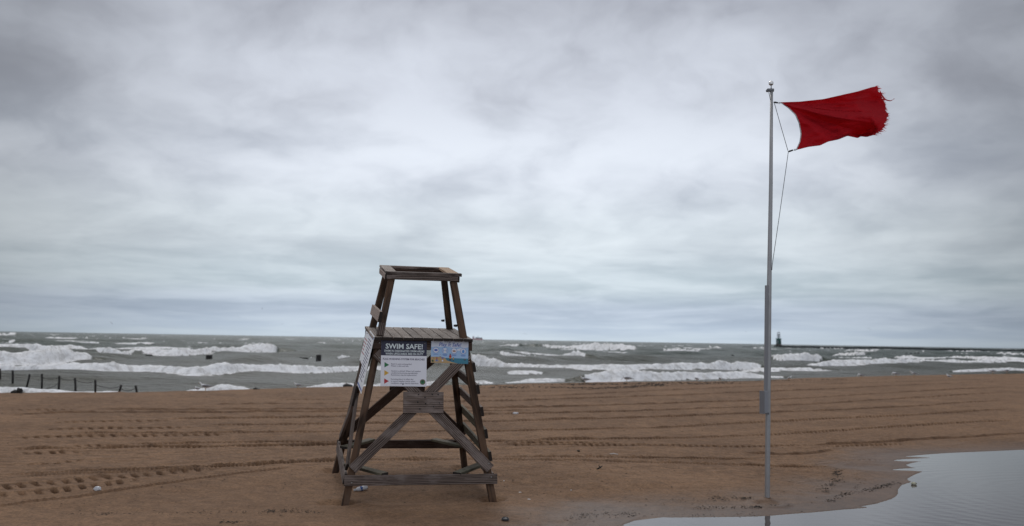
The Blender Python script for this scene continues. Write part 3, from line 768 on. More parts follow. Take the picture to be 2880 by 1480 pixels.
# ladder rungs on the right face
for k in range(5):
    z = -.408 - k * .2975
    board('rung', sp_(-BY(z) - .075, z, OB, 1), sp_(BY(z) + .06, z, OB, 1), nR, .132, .040, 'wood_grey' if k < 3 else 'wood_moss')
# flat corner ties on the bottom rails
for sx in (-1, 1):
    for sy in (-1, 1):
        zt = zb0 + .092
        p = Vector((sx * .49, sy * (BY(zt) + .055), zt)); q = Vector((sx * (AX(zt) + .03), sy * .56, zt))
        board('corner_tie', p, q, (0, 0, 1), .125, .038, 'wood_moss')
# backrest on the left legs
board('backrest', sp_(-.80, .262, OB), sp_(.62, .262, OB), nL, .15, .042, 'wood_pink')
# top frame: aprons under flat caps
zt = .812
RK = .055          # the frame is racked up at the back
board('apron', fp(-.515, zt, .066), fp(.50, zt, .066), nF, .082, .036, 'wood_grey')
board('apron', Vector((-.50, .575, zt + RK)), Vector((.50, .575, zt + RK)), nB, .082, .036, 'wood')
board('apron', Vector((-.515, -.455, zt + .004)), Vector((-.515, .553, zt + RK)), (-1, 0, 0), .082, .034, 'wood_pink')
board('apron', Vector((.515, -.455, zt)), Vector((.515, .553, zt + RK)), (1, 0, 0), .082, .034, 'wood_leg')
zc = .875
board('cap', Vector((-.515, -.478, zc)), Vector((.550, -.478, zc + .006)), (0, -.06, 1), .10, .042, 'wood_grey')
board('cap', Vector((-.445, -.424, zc + .004)), Vector((-.445, .66, zc + RK + .004)), (0, -.06, 1), .155, .036, 'wood_plank')
board('cap', Vector((.455, -.424, zc + .004)), Vector((.455, .66, zc + RK + .004)), (0, -.06, 1), .165, .036, 'wood_fresh')
board('cap', Vector((-.366, .60, zc + RK)), Vector((.371, .60, zc + RK)), (0, -.06, 1), .10, .036, 'wood_grey')
# pegs and bolts
def disc(name, p, n_, r, mat, parent=chair, h=.012):
    me_ = lathe_mesh(name, [(r, 0), (r, h * .6), (r * .7, h)], 8)
    o = link(name, me_, M[mat], parent); q = Vector(n_).to_track_quat('Z', 'Y')
    o.matrix_local = Matrix.Translation(Vector(p) + Vector((0, 0, BASE))) @ q.to_matrix().to_4x4(); return o
for p in [(AX(.16) - .06, BY(.16), .135), (AX(.18) - .055, -BY(.18), .165)]:
    disc('peg', p, (-1, 0, 0), .018, 'black', h=.05)
for x, z in [(-.60, -.105), (-.60, -.31), (.655, -.34), (.965, zb0 + .03), (.93, -1.70), (-.93, zb0 - .03)]:
    disc('bolt', fp(x, z, OB + .019), nF, .010, 'bolt')
for x, z in [(-.07, -.79), (.12, -.785), (.02, -.83), (.20, -.79), (-.05, -.98), (.14, -.95), (-.08, -.89), (.03, -.91), (.22, -.90)]:
    disc('bolt', fp(x + .016, z, OB + .053), nF, .009, 'black')

# ------------------------------------------------------------------ signs
def text_mesh(body, size, bold=0., align='CENTER', shear=0., spacing=1.):
    cu = bpy.data.curves.new('lettering', 'FONT'); cu.body = body; cu.size = size; cu.offset = bold; cu.shear = shear
    cu.align_x = align; cu.align_y = 'CENTER'; cu.resolution_u = 2; cu.space_character = spacing
    ob_ = bpy.data.objects.new('tmp', cu); COL.objects.link(ob_)
    dg = bpy.context.evaluated_depsgraph_get(); dg.update()
    me_ = bpy.data.meshes.new_from_object(ob_.evaluated_get(dg)); bpy.data.objects.remove(ob_)
    me_.materials.clear(); return me_
class Sign:
    def __init__(s, name, label, mw, w, h, face):
        s.o = empty(name, mw=mw); tag(s.o, label, 'sign'); s.w, s.h = w, h
        p = link('panel', box_mesh('panel', w, h, .006, .001), M[face], s.o); p.location = (0, 0, -.003)
        s.lay = 0
    def put(s, name, me_, mat, x, y, lay=1, parent=None):
        o = link(name, me_, M[mat], parent or s.o); o.location = (x, y, .0007 * lay); return o
    def text(s, body, size, x, y, mat, fit=None, bold=0., align='CENTER', lay=2, shear=0., name='lettering'):
        me_ = text_mesh(body, size, bold * size, align, shear)
        o = s.put(name, me_, mat, x, y, lay)
        if fit:
            xs = [v.co.x for v in me_.vertices]; wd_ = max(xs) - min(xs); o.scale.x = fit / wd_
            if align == 'LEFT': pass
        return o
    def poly(s, name, pts, mat, lay=1):
        me_ = pyd(name, [(x, y, 0) for x, y in pts], [tuple(range(len(pts)))]); return s.put(name, me_, mat, 0, 0, lay)
    def rect(s, name, x0, y0, x1, y1, mat, lay=1): return s.poly(name, [(x0, y0), (x1, y0), (x1, y1), (x0, y1)], mat, lay)
    def circ(s, name, x, y, r, mat, lay=1, ry=None, n=20):
        ry = ry or r
        return s.poly(name, [(x + r * math.cos(2 * math.pi * k / n), y + ry * math.sin(2 * math.pi * k / n)) for k in range(n)], mat, lay)


def face_mw(fn, n_, a0, a1, z0, z1, off, s, tilt=0.):
    tl = fn(a0, z1, off, s) if s else None
    ca = (a0 + a1) / 2; cz_ = (z0 + z1) / 2
    c_ = fn(ca, cz_, off, s); xa = (fn(a1, cz_, off, s) - fn(a0, cz_, off, s)).normalized()
    if xa.cross(Vector(n_)).z > 0: xa = -xa
    ya = Vector(n_).cross(xa).normalized()
    if tilt:
        q = Matrix.Rotation(tilt, 3, Vector(n_)); xa = q @ xa; ya = q @ ya
    n2 = Vector(n_)
    return TW @ Matrix(((xa.x, ya.x, n2.x, c_.x), (xa.y, ya.y, n2.y, c_.y), (xa.z, ya.z, n2.z, c_.z), (0, 0, 0, 1)))


OS = OB + .019 + .008
sw, shh = .632, .630
S1 = Sign('safety_sign', 'square white sign headed SWIM SAFE! in navy, on chair front', face_mw(fp, nF, -.576, .058, -.684, -.073, OS, -1), sw, shh, 'white')
S1.rect('header_panel', -sw / 2, .108, sw / 2, shh / 2, 'navy', 1)
S1.text('SWIM SAFE!', .098, .004, .233, 'txtwhite', .515, .022)
S1.text('SWIM IN DESIGNATED SWIM AREAS', .040, .006, .170, 'txtwhite', .553, .016)
S1.text('WHEN LIFEGUARDS ARE ON DUTY', .040, .008, .131, 'txtwhite', .523, .016)
S1.text('FLAG WARNING SYSTEM FOR BEACHES', .036, -.002, .058, 'txtpurple', .575, .014)
for k, (mt, ls) in enumerate([('green', ['Beach is open and guarded.', 'Water is calm and safe.']),
                              ('yellow', ['Caution is advised. Water and weather', 'conditions becoming unpredictable.', 'Restrictions may be implemented.']),
                              ('redp', ['Swimming ban is in effect due', 'to severe weather and/or water', 'conditions, which may be hazardous.'])]):
    yc = -.022 - .112 * k
    S1.poly('pennant', [(-.266, yc - .037), (-.201, yc), (-.266, yc + .037)], mt, 1)
    y0 = yc + (.013 if k == 0 else .0285)
    for i, l in enumerate(ls):
        S1.text(l, .026, -.176, y0 - i * .0275, 'txtpurple', None, .004, 'LEFT')
def seal(S, x, y, r):
    S.circ('seal', x, y, r, 'black', 1); S.circ('seal_ring', x, y, r * .86, 'skin', 2); S.circ('seal_disc', x, y, r * .76, 'green', 3)
    S.rect('seal_tree', x - r * .09, y - r * .5, x + r * .09, y + r * .4, 'black', 4); S.circ('seal_crown', x, y + r * .34, r * .44, 'black', 5, r * .17)
seal(S1, .263, -.252, .038)
for x, y, mt in [(-.29, .293, 'black'), (.288, .285, 'bolt'), (-.008, -.286, 'black')]:
    o = link('screw', lathe_mesh('screw', [(.008, 0), (.007, .003), (.003, .005)], 8), M[mt], S1.o); o.location = (x, y, .001)

pw, ph_ = .527, .318
S2 = Sign('safety_sign', 'blue picture sign reading Play It Safe! with beach drawing', face_mw(fp, nF, .117, .644, -.366, -.058, OS, -1, -.018), pw, ph_, 'skyp')
S2.poly('print_cloud', [(-.262, .157), (.262, .157), (.262, .075), (.20, .06), (.16, .075), (.05, .06), (-.05, .078), (-.14, .062), (-.19, .07), (-.262, .06)], 'cloudp', 1)
S2.poly('print_cloud', [(.08, .02), (.22, .02), (.20, .05), (.16, .062), (.12, .05), (.10, .04)], 'cloudp', 1)
S2.poly('print_sea', [(-.07, -.085), (.262, -.085), (.262, -.158), (.05, -.158), (-.04, -.12)], 'seap', 2)
S2.poly('print_sand', [(-.262, -.075), (-.12, -.072), (-.07, -.080), (-.04, -.12), (.05, -.145), (.12, -.158), (-.262, -.158)], 'sandp', 3)
S2.text('CHICAGO PARK DISTRICT', .016, 0, .140, 'txtpurple', .165, .01)
S2.text('Play It Safe!', .072, .0, .100, 'blue', .315, .012, shear=.22)
for k, x in enumerate((-.195, -.068, .061, .190)):
    S2.circ('icon_ring', x, .018, .042, 'blue', 3); S2.circ('icon_disc', x, .018, .038, 'cloudp', 4)
    S2.rect('caption', x - .034, -.041, x + .034, -.036, 'blue', 3)
    if k: S2.rect('caption', x - .028, -.053, x + .028, -.048, 'blue', 3)
S2.poly('icon', [(-.217, .006), (-.173, .006), (-.173, .030), (-.195, .034), (-.217, .030)], 'blue', 5)
for x in (-.092, -.044): S2.rect('icon', x - .005, .0, x + .005, .034, 'bluel', 5)
S2.circ('icon', -.068, .016, .012, 'edge', 5, .010)
S2.circ('icon', .061, .014, .024, 'skin', 5, .012)
S2.poly('icon', [(.168, .018), (.190, .042), (.212, .018), (.206, .018), (.206, -.008), (.174, -.008), (.174, .018)], 'bluel', 5)
def person_print(x, y, h, c1, c2):
    S2.rect('print_figure', x - h * .13, y, x - h * .03, y + h * .4, 'txtpurple', 6); S2.rect('print_figure', x + h * .03, y, x + h * .13, y + h * .4, 'txtpurple', 6)
    S2.rect('print_figure', x - h * .16, y + h * .36, x + h * .16, y + h * .78, c1, 7); S2.rect('print_figure', x - h * .16, y + h * .34, x + h * .16, y + h * .46, c2, 8)
    S2.circ('print_figure', x, y + h * .88, h * .1, 'skin', 7, h * .12, 10); S2.rect('print_figure', x - h * .12, y + h * .93, x + h * .12, y + h, 'black', 8)
person_print(.008, -.124, .098, 'redp', 'yellow'); person_print(.052, -.126, .052, 'yellow', 'green')
person_print(-.18, -.128, .052, 'redp', 'bluel'); person_print(-.225, -.095, .03, 'cloudp', 'redp'); person_print(-.135, -.075, .034, 'cloudp', 'redp')
S2.circ('print_towel', -.18, -.13, .025, 'bluel', 5, .006); S2.circ('print_ball', -.1, -.126, .012, 'cloudp', 6); S2.circ('print_towel', -.1, -.088, .02, 'blue', 6, .008)
S2.rect('print_boat', .20, -.11, .23, -.10, 'black', 5); S2.poly('print_boat', [(.205, -.10), (.225, -.10), (.215, -.088)], 'skin', 5)
seal(S2, -.238, -.132, .020)
for x, y in [(0, .133)]:
    o = link('screw', lathe_mesh('screw', [(.007, 0), (.006, .003), (.003, .005)], 8), M['black'], S2.o); o.location = (x, y, .004)

def notice(label, y0, y1, z0, z1, off, hdr, mt, n, seed):
    rd = random.Random(seed)
    mw = face_mw(sp_, nL, y0, y1, z0, z1, off, -1); w = abs(y1 - y0); h = (z1 - z0) * 1.017
    S = Sign('notice_board', label, mw, w, h, 'notice')
    if hdr: S.rect('header_strip', -w / 2 + .01, h / 2 - .06, w / 2 - .01, h / 2 - .025, 'blue', 1); S.rect('footer_strip', -w / 2 + .01, -h / 2 + .02, w / 2 - .01, -h / 2 + .05, 'blue', 1)
    for k in range(n):
        y = h / 2 - .11 - k * (h - .2) / n; l = rd.uniform(.55, .86) * w
        S.rect('text_line', -w / 2 + .05, y - .008, -w / 2 + .05 + l, y + .008, mt, 1)
    for y in (h / 2 - .02, -h / 2 + .02):
        o = link('screw', lathe_mesh('screw', [(.009, 0), (.008, .003), (.003, .006)], 8), M['black'], S.o); o.location = (0, y, .001)
    return S
notice('tall white notice with blue bands on chair side', -.88, -.05, -.79, .0, OS + .002, True, 'txtgrey', 15, 1)
notice('white notice with red lettering behind the blue banded notice', -.04, .52, -.50, -.055, OS, False, 'redp', 5, 2)

# ------------------------------------------------------------------ flagpole and flag
YP = 14.4
PB = hit(2158, 1398); YP = float(PB[1])
def PY(x, y, d=0.): return Vector(at(x, y, YP + d))
pole = empty('flagpole', PB); tag(pole, 'tall grey metal flagpole with ball top and side box on sand', 'flagpole')
iv = Matrix.Translation(-Vector(PB))
def pch(name, me_, mat, parent=None):
    me_.transform(iv); return link(name, me_, M[mat], parent or pole)
pxs = [(2157.6, 1440, 15.4), (2158, 1398, 15.4), (2160, 1160, 15), (2163.5, 800, 14), (2168, 520, 11.5), (2170, 258, 8.8)]
pch('pole_shaft', tube_mesh('pole_shaft', [PY(x, y) for x, y, w_ in pxs], [w_ * .93 / 2 / F * YP for _, _, w_ in pxs], 20), 'alu')
tr_c = PY(2168, 254)
me_ = box_mesh('truck', .095, .06, .045, .012); me_.transform(Matrix.Translation(tr_c + Vector((-.005, 0, 0)))); trk = pch('truck', me_, 'alu_dark')
me_ = tube_mesh('pulley', [tr_c + Vector((-.05, -.02, -.006)), tr_c + Vector((-.05, .02, -.006))], .022, 12); pch('pulley', me_, 'alu_dark', trk)
me_ = tube_mesh('spindle', [PY(2169, 250), PY(2169, 240)], .009, 8); pch('spindle', me_, 'steel')
bmm = bmesh.new(); bmesh.ops.create_uvsphere(bmm, u_segments=20, v_segments=14, radius=.037); me_ = bpy.data.meshes.new('ball'); bmm.to_mesh(me_); bmm.free()
for p_ in me_.polygons: p_.use_smooth = True
me_.transform(Matrix.Translation(PY(2168.5, 234.5))); pch('ball', me_, 'ball')
# channel and box on the left of the pole
c0_, c1_ = PY(2156.2, 803, -.02), PY(2153.3, 1102, -.02)
ch = box_mesh('channel', (c0_ - c1_).length, .045, .042, .004)
ax = (c0_ - c1_).normalized(); wy_ = Vector((0, 1, 0)).cross(ax).normalized(); nz_ = ax.cross(wy_)
mid = (c0_ + c1_) / 2
ch.transform(Matrix(((ax.x, wy_.x, nz_.x, mid.x), (ax.y, wy_.y, nz_.y, mid.y), (ax.z, wy_.z, nz_.z, mid.z), (0, 0, 0, 1)))); pch('channel', ch, 'chan')
bmid = (PY(2149, 1100, -.03) + PY(2149, 1163, -.03)) / 2
bx_ = box_mesh('winch_box', .072, .092, (PY(2149, 1100) - PY(2149, 1163)).length, .006)
bx_.transform(Matrix.Translation(bmid) @ Matrix.Rotation(math.radians(33), 4, 'Z')); wb = pch('winch_box', bx_, 'boxgrey')
ld = box_mesh('box_lid', .010, .095, (PY(2149, 1100) - PY(2149, 1163)).length + .008, .003)
ld.transform(Matrix.Translation(bmid) @ Matrix.Rotation(math.radians(33), 4, 'Z') @ Matrix.Translation((-.041, 0, 0))); pch('box_lid', ld, 'chan', wb)
lk = tube_mesh('latch', [PY(2161, 1160, -.11), PY(2161, 1166, -.11)], .012, 8); pch('latch', lk, 'alu_dark', wb)
# halyard
def rope(name, pts, r, parent=None, mat='rope'): return pch(name, tube_mesh(name, pts, r, 6), mat, parent)
rope('halyard', [PY(2162, 258, -.03), PY(2164, 268, -.035), PY(2167, 282, -.04)], .0045)
rope('halyard', [PY(2176, 288, -.03), PY(2178.7, 293, -.04), PY(2197, 358, -.06), PY(2216, 424, -.08)], .0045)
rope('halyard', [PY(2217, 428, -.08), PY(2210, 479, -.075), PY(2193, 600, -.06), PY(2172, 745, -.04), PY(2171, 760, -.03)], .0045)

flag = empty('red_flag', PY(2195, 289, -.05)); tag(flag, 'tattered red flag flying from the flagpole', 'flag')
ivf = Matrix.Translation(-PY(2195, 289, -.05))
def fch(name, me_, mat, parent=None):
    me_.transform(ivf); return link(name, me_, M[mat], parent or flag)
Zf = lambda pts: np.array([(2100 + x / 4.728, 200 + y / 4.728) for x, y in pts])
top = Zf([(450, 415), (700, 407), (1020, 373), (1300, 310), (1480, 270), (1660, 215), (1720, 205)])
hoist = Zf([(450, 415), (560, 490), (650, 580), (700, 690), (725, 830), (710, 940), (660, 1050)])
fly = Zf([(1720, 205), (1765, 270), (1805, 345), (1842, 400), (1862, 480), (1866, 580), (1848, 670), (1828, 735), (1790, 790), (1690, 850)])
bot = Zf([(660, 1050), (820, 1010), (980, 990), (1080, 940), (1220, 910), (1340, 862), (1480, 893), (1512, 868), (1600, 878), (1690, 850)])
def resam(P, n):
    d = np.concatenate([[0], np.cumsum(np.hypot(*np.diff(P, axis=0).T))]); t_ = np.linspace(0, d[-1], n * 6)
    q = np.stack([np.interp(t_, d, P[:, 0]), np.interp(t_, d, P[:, 1])], 1)
    kk = np.hanning(2 * (n // 6) + 3); kk /= kk.sum(); h_ = len(kk) // 2
    qq = q.copy()
    for a in range(2):
        e = np.concatenate([2 * q[0, a] - q[h_:0:-1, a], q[:, a], 2 * q[-1, a] - q[-2:-h_ - 2:-1, a]]); qq[:, a] = np.convolve(e, kk, 'valid')
    qq[0], qq[-1] = P[0], P[-1]
    return np.stack([np.interp(np.linspace(0, 1, n), np.linspace(0, 1, len(qq)), qq[:, a]) for a in range(2)], 1)
NU, NV = 120, 70
tp, bt_, ho, fl_ = resam(top, NU), resam(bot, NU), resam(hoist, NV), resam(fly, NV)
ends_ = np.sin(np.linspace(0, math.pi, NV)) ** .3
fl_[:, 0] += ends_ * (2.2 * rng.normal(size=NV).clip(-1.2, 1.8) * vnoise(np.arange(NV) * .2, np.zeros(NV), 5) + 9 * fbm(np.arange(NV) * .13, np.zeros(NV), 740, 3))
uu, vv = np.meshgrid(np.linspace(0, 1, NU), np.linspace(0, 1, NV))
PX = (1 - vv)[..., None] * tp[None] + vv[..., None] * bt_[None] + (1 - uu)[..., None] * ho[:, None] + uu[..., None] * fl_[:, None] \
    - ((1 - uu) * (1 - vv))[..., None] * tp[0] - (uu * (1 - vv))[..., None] * tp[-1] - ((1 - uu) * vv)[..., None] * bt_[0] - (uu * vv)[..., None] * bt_[-1]
# cloth folds: fans from the top hoist corner, swelling to the fly
fan = np.arctan2(PX[..., 1] - 289, PX[..., 0] - 2190)
rad_ = np.hypot(PX[..., 0] - 2190, PX[..., 1] - 289) / 300
dep = .16 * np.sin(fan * 15 + .6 + 1.6 * rad_) * rad_ ** .8 * np.exp(-((fan - .22) / .45) ** 2) \
    + .10 * np.sin(uu * 7.0 + vv * 2.2 + .5) * uu + .06 * np.sin(uu * 17 - vv * 7 + 1) * uu * (.3 + vv) + .02 * fbm(uu * 6, vv * 5, 700, 3)
dep += .13 * sst(uu + .18 * vv, .80, .93) * (1 - .3 * vv) - .10 * np.exp(-((vv - .97) / .05) ** 2) * sst(uu, .3, .6)
dep += .30 * (.45 - vv) * sst(uu + .10 * np.sin(vv * 5), .80, .86)
for f0, wd_, am in [(.13, .012, .07), (.24, .016, -.05), (.36, .02, .05), (.50, .02, -.035), (.02, .012, -.03)]:
    dep += am * np.exp(-np.abs(fan - f0 - .03 * np.sin(rad_ * 5)) / wd_) * sst(rad_, .10, .5) * (1 - sst(rad_, .72, .95))
dep += .022 * np.abs(fbm(uu * 5 + vv * 3, vv * 7 - uu * 2, 720, 3)) * 2
V = np.array([[PY(PX[j, i, 0], PX[j, i, 1], dep[j, i] - .05) for i in range(NU)] for j in range(NV)])
me_ = grid_mesh('cloth', V[..., 0], V[..., 1], V[..., 2])
cloth = fch('cloth', me_, 'flag')
sm = cloth.modifiers.new('thickness', 'SOLIDIFY'); sm.thickness = .0015
# heading tape along the hoist
tv = []; tf = []
for j in range(NV):
    a_ = PY(ho[j, 0] - 1.6, ho[j, 1] + .4, dep[j, 0] - .054); b_ = PY(ho[j, 0] + 1.2, ho[j, 1], dep[j, 0] - .054)
    c_ = b_ + Vector((0, .008, 0)); d_ = a_ + Vector((0, .008, 0)); tv += [a_, b_, c_, d_]
    if j: k = 4 * j; tf += [(k - 4, k - 3, k + 1, k), (k - 3, k - 2, k + 2, k + 1), (k - 2, k - 1, k + 3, k + 2), (k - 1, k - 4, k, k + 3)]
fch('heading_tape', pyd('heading_tape', tv, tf), 'tape')
# frayed threads along the fly and the torn streamer
tv = []; tf = []
for k in range(150):
    q = random.random(); fpt = fl_[min(NV - 1, int(q * NV))]; ln = random.uniform(2, 9) * (1.6 if q < .35 or q > .6 else .9)
    an = random.uniform(-.5, .7) + (q - .5) * .8; w_ = random.uniform(.4, 1.0)
    dd = float(np.interp(q, np.linspace(0, 1, NV), dep[:, -1])) - .05
    i0 = len(tv); tv += [PY(fpt[0] - 1.5, fpt[1] - w_, dd), PY(fpt[0] - 1.5, fpt[1] + w_, dd + .004), PY(fpt[0] + ln * math.cos(an), fpt[1] + ln * math.sin(an), dd + random.uniform(-.03, .03))]
    tf.append((i0, i0 + 1, i0 + 2))
fch('frayed_threads', pyd('frayed_threads', tv, tf), 'flag')
st = Zf([(1770, 270), (1800, 325), (1835, 375), (1870, 390), (1910, 397), (1935, 388), (1955, 370), (1972, 372)])
sv = []; sf_ = []
for k, (x, y) in enumerate(st):
    w_ = [3.2, 3., 2.4, 1.8, 1.6, 1.5, 1.2, .4][k]; dd = float(dep[20, -1]) - .05 + .01 * k
    sv += [PY(x + w_ * .3, y - w_ * .8, dd), PY(x - w_ * .3, y + w_ * .8, dd + .006), PY(x - w_ * .3, y + w_ * .8, dd + .014), PY(x + w_ * .3, y - w_ * .8, dd + .008)]
    if k: i0 = 4 * k; sf_ += [(i0 - 4, i0 - 3, i0 + 1, i0), (i0 - 3, i0 - 2, i0 + 2, i0 + 1), (i0 - 2, i0 - 1, i0 + 3, i0 + 2), (i0 - 1, i0 - 4, i0, i0 + 3)]
fch('torn_streamer', pyd('torn_streamer', sv, sf_), 'flag')
for (x0, y0, x1, y1, d0) in [(2176, 287.5, 2188, 289.5, -.03), (2216.5, 427, 2230, 422.5, -.08)]:
    fch('snap_hook', tube_mesh('snap_hook', [PY(x0, y0, d0), PY(x0 + (x1 - x0) * .3, y0 + (y1 - y0) * .3, d0), PY(x1, y1, d0)], [.008, .014, .011], 8), 'black')
for (x, y, d0) in [(2192, 290, -.05), (2236, 421.5, -.06)]:
    ring = [PY(x + 2.6 * math.cos(a), y + 2.2 * math.sin(a), d0) for a in np.linspace(0, 2 * math.pi, 10)]
    fch('grommet', tube_mesh('grommet', ring, .004, 5), 'steel')
for (x0, y0, x1, y1, d0) in [(2188, 289.5, 2196, 289.5, -.05), (2229, 423, 2240, 420.5, -.07)]:
    fch('snap_link', tube_mesh('snap_link', [PY(x0, y0, d0), PY(x1, y1, d0)], .004, 6), 'steel')

# ------------------------------------------------------------------ posts in the water
def post(label, xb, yb, xt, yt, Yd, wpx, name='fence_post', cat='post', group='black posts in the shallows', below=1.0, lab_mat='post'):
    b_ = Vector(at(xb, yb, Yd)); t_ = Vector(at(xt, yt, Yd)); r_ = wpx / 2 / F * Yd
    ax_ = (b_ - t_).normalized(); b2 = b_ + ax_ * below
    me_ = tube_mesh(name, [b2 - b_, (t_ - b_) * .5 + Vector((.01, 0, 0)), (t_ - b_) * .97, t_ - b_], [r_ * 1.05, r_, r_, r_ * .85], 8)
    o = link(name, me_, M[lab_mat]); o.location = b_; tag(o, label, cat, group); return b_, t_
fpx = [(-2, 600, -2, 505, 6, 50), (130, 655, 132, 520, 6.2, 49), (280, 675, 308, 560, 5.5, 47), (432, 693, 434, 557, 5.8, 45.5), (606, 717, 614, 578, 6.5, 44), (780, 752, 776, 600, 6.4, 43),
       (984, 757, 986, 620, 6.2, 41.5), (1229, 752, 1256, 672, 6.4, 40), (1413, 756, 1403, 678, 6.4, 39)]
flab = ['upright black fence post cut by the left picture edge', 'upright black fence post, second in row from left edge', 'slanting black fence post standing in water, third from left edge',
        'upright black fence post holding the rope row\'s left end', 'black fence post with one rope trailing into the water', 'tall black fence post in foam between two sagging ropes',
        'black fence post at sand edge left of the leaning one', 'short black fence post leaning right at the sand edge', 'last short black fence post of the row, tilted left']
PT = []
for (xb, yb, xt, yt, w_, Yd), lb in zip(fpx, flab):
    PT.append(post(lb, xb / 3.68, 900 + yb / 3.68, xt / 3.68, 900 + yt / 3.68, Yd, w_))
def sag(a, b_, s, n=9):
    return [a.lerp(b_, k / n) + Vector((0, 0, -4 * s * (k / n) * (1 - k / n))) for k in range(n + 1)]
rl_ = ['rope between fourth and fifth fence posts', 'rope between fifth and sixth fence posts', 'rope between sixth and seventh fence posts', 'slack knotted rope up to the leaning fence post', 'rope between the two last fence posts']
for k, (i, j, f0, f1, s_) in enumerate([(3, 4, .72, .86, .06), (4, 5, .86, .88, .05), (5, 6, .86, .86, .08), (6, 7, .66, .78, .10), (7, 8, .55, .72, .12)]):
    a = PT[i][0].lerp(PT[i][1], f0); b_ = PT[j][0].lerp(PT[j][1], f1)
    me_ = tube_mesh('rope', [p - a for p in sag(a, b_, s_)], .011, 6); o = link('rope', me_, M['post']); o.location = a
    tag(o, 'dark ' + rl_[k], 'rope', 'ropes between the fence posts')
a = PT[4][0].lerp(PT[4][1], .5); b_ = Vector(at(490 / 3.68, 900 + 706 / 3.68, 43.5))
me_ = tube_mesh('rope', [p - a for p in sag(a, b_, .06)], .011, 6); o = link('rope', me_, M['post']); o.location = a; tag(o, 'dark loose rope trailing from fifth post down into water', 'rope', 'ropes between the fence posts')

def pile(label, x0, y0, x1, y1, Yd, depth=None, below=1.2, group='dark pile tops among the waves'):
    c_ = Vector(at((x0 + x1) / 2, y1, Yd)); w_ = (x1 - x0) / F * Yd; h_ = (y1 - y0) / F * Yd
    dpt = depth or w_
    prof = [(-w_ / 2, -dpt / 2), (w_ / 2, -dpt / 2), (w_ / 2, dpt / 2), (-w_ / 2, dpt / 2)]
    vs = []
    for z, s in ((-below, 1.08), (h_ * .9, 1.0), (h_, .93)):
        vs += [(x * s + random.uniform(-.01, .01), y * s, z + random.uniform(-.012, .012)) for x, y in prof]
    fs = [(i * 4 + k, i * 4 + (k + 1) % 4, (i + 1) * 4 + (k + 1) % 4, (i + 1) * 4 + k) for i in range(2) for k in range(4)] + [(8, 9, 10, 11)]
    o = link('timber_pile', pyd('timber_pile', vs, fs), M['post']); o.location = c_; tag(o, label, 'pile', group)
pile('square black pile top beside the flying gull', 890, 998, 902.5, 1012, 105)
pile('flat black pile top left of chair, nearest left edge', 24, 993, 41, 999, 108)
pile('flat black pile top in foam at mid left, left of two', 411.5, 997.5, 426, 1002, 112)
pile('flat black pile top in foam at mid left, right of two', 581, 998.5, 595, 1003.5, 104)
c_ = Vector(at(842, 1006, 107)); e_ = Vector(at(866, 1008.5, 104))
me_ = tube_mesh('floating_log', [Vector((0, 0, 0)), (e_ - c_) * .5, e_ - c_], [.03, .07, .085], 8); o = link('floating_log', me_, M['post']); o.location = c_; tag(o, 'dark log poking from the waves beside the square pile', 'log')
for k, (x, y, w_) in enumerate([(1742, 1000.5, 6), (1903, 1000, 8), (1931, 1000.5, 8), (1945, 1000.5, 7), (2060, 1000.5, 6), (2549, 995, 4.5), (2562, 995, 4.5), (2574, 994.6, 4.5), (2583, 994, 4.5)]):
    lab = ['lone small dark pile top below the long right breaker', 'leftmost of three dark pile tops under the right breaker', 'middle of three dark pile tops under the right breaker', 'rightmost of three dark pile tops under the right breaker',
           'small dark pile top just left of the flagpole', 'first from left of four tiny piles before the pier', 'second from left of four tiny piles before the pier', 'third from left of four tiny piles before the pier', 'fourth from left of four tiny piles before the pier'][k]
    pile(lab, x - w_ / 2, y - 2.0, x + w_ / 2, y + .6, 172 if x < 2300 else 225)

# ------------------------------------------------------------------ pier with its light, and the ship
YPI = 640.
pier = empty('breakwater', at(2500, 983, YPI)); tag(pier, 'long low dark breakwater reaching out under the harbour light', 'breakwater')
def rel(o_, v): return Vector(v) - o_.location
pp = [(2090, 979.0, 640), (2140, 978.6, 635), (2300, 980.2, 625), (2500, 982.6, 620), (2700, 985.8, 620), (2880, 988.5, 620), (3200, 993, 620), (3700, 1001, 620)]
rs = random.Random(4)
for k in range(len(pp) - 1):
    n_ = 4
    for i in range(n_):
        f0, f1 = i / n_, (i + 1) / n_
        A_ = [pp[k][q] * (1 - f0) + pp[k + 1][q] * f0 for q in range(3)]; B_ = [pp[k][q] * (1 - f1) + pp[k + 1][q] * f1 for q in range(3)]
        hgt = 1.75 + rs.uniform(-.2, .2) if A_[0] > 2145 else .7
        a, b_ = Vector(at(*A_)), Vector(at(*B_)); a.z = b_.z = ZW
        vs = []
        for p in (a, b_.lerp(a, .01)):
            for dy_, z in ((0, -1.5), (0, hgt), (3.5, hgt + .05), (3.5, -1.5)): vs.append(rel(pier, (p.x, p.y + dy_, ZW + z)))
        link('pier_block', pyd('pier_block', vs, [(0, 1, 5, 4), (1, 2, 6, 5), (2, 3, 7, 6), (0, 3, 2, 1), (4, 5, 6, 7)]), M['pier'], pier)
lb_ = Vector(at(2190, 979, 637)); lb_.z = ZW + 1.6
lt = empty('harbour_light', lb_); tag(lt, 'small dark green harbour light tower with lantern cage, on breakwater', 'light tower')
u_ = 637 / F
def lth(name, prof, mat, seg=8, parent=None, rot=22.5):
    me_ = lathe_mesh(name, [(r * u_, z * u_) for r, z in prof], seg, False); me_.transform(Matrix.Rotation(math.radians(rot), 4, 'Z')); return link(name, me_, M[mat], parent or lt)
lth('stone_base', [(9.8, -2), (9.2, 1.5), (7.9, 4.5), (7.5, 5)], 'stone')
tw_ = lth('tower_body', [(7.2, 5), (6.9, 18.2)], 'towerg')
lth('gallery', [(7.0, 18.2), (8.6, 18.8), (8.6, 20.0), (8.2, 20.2)], 'towerg2')
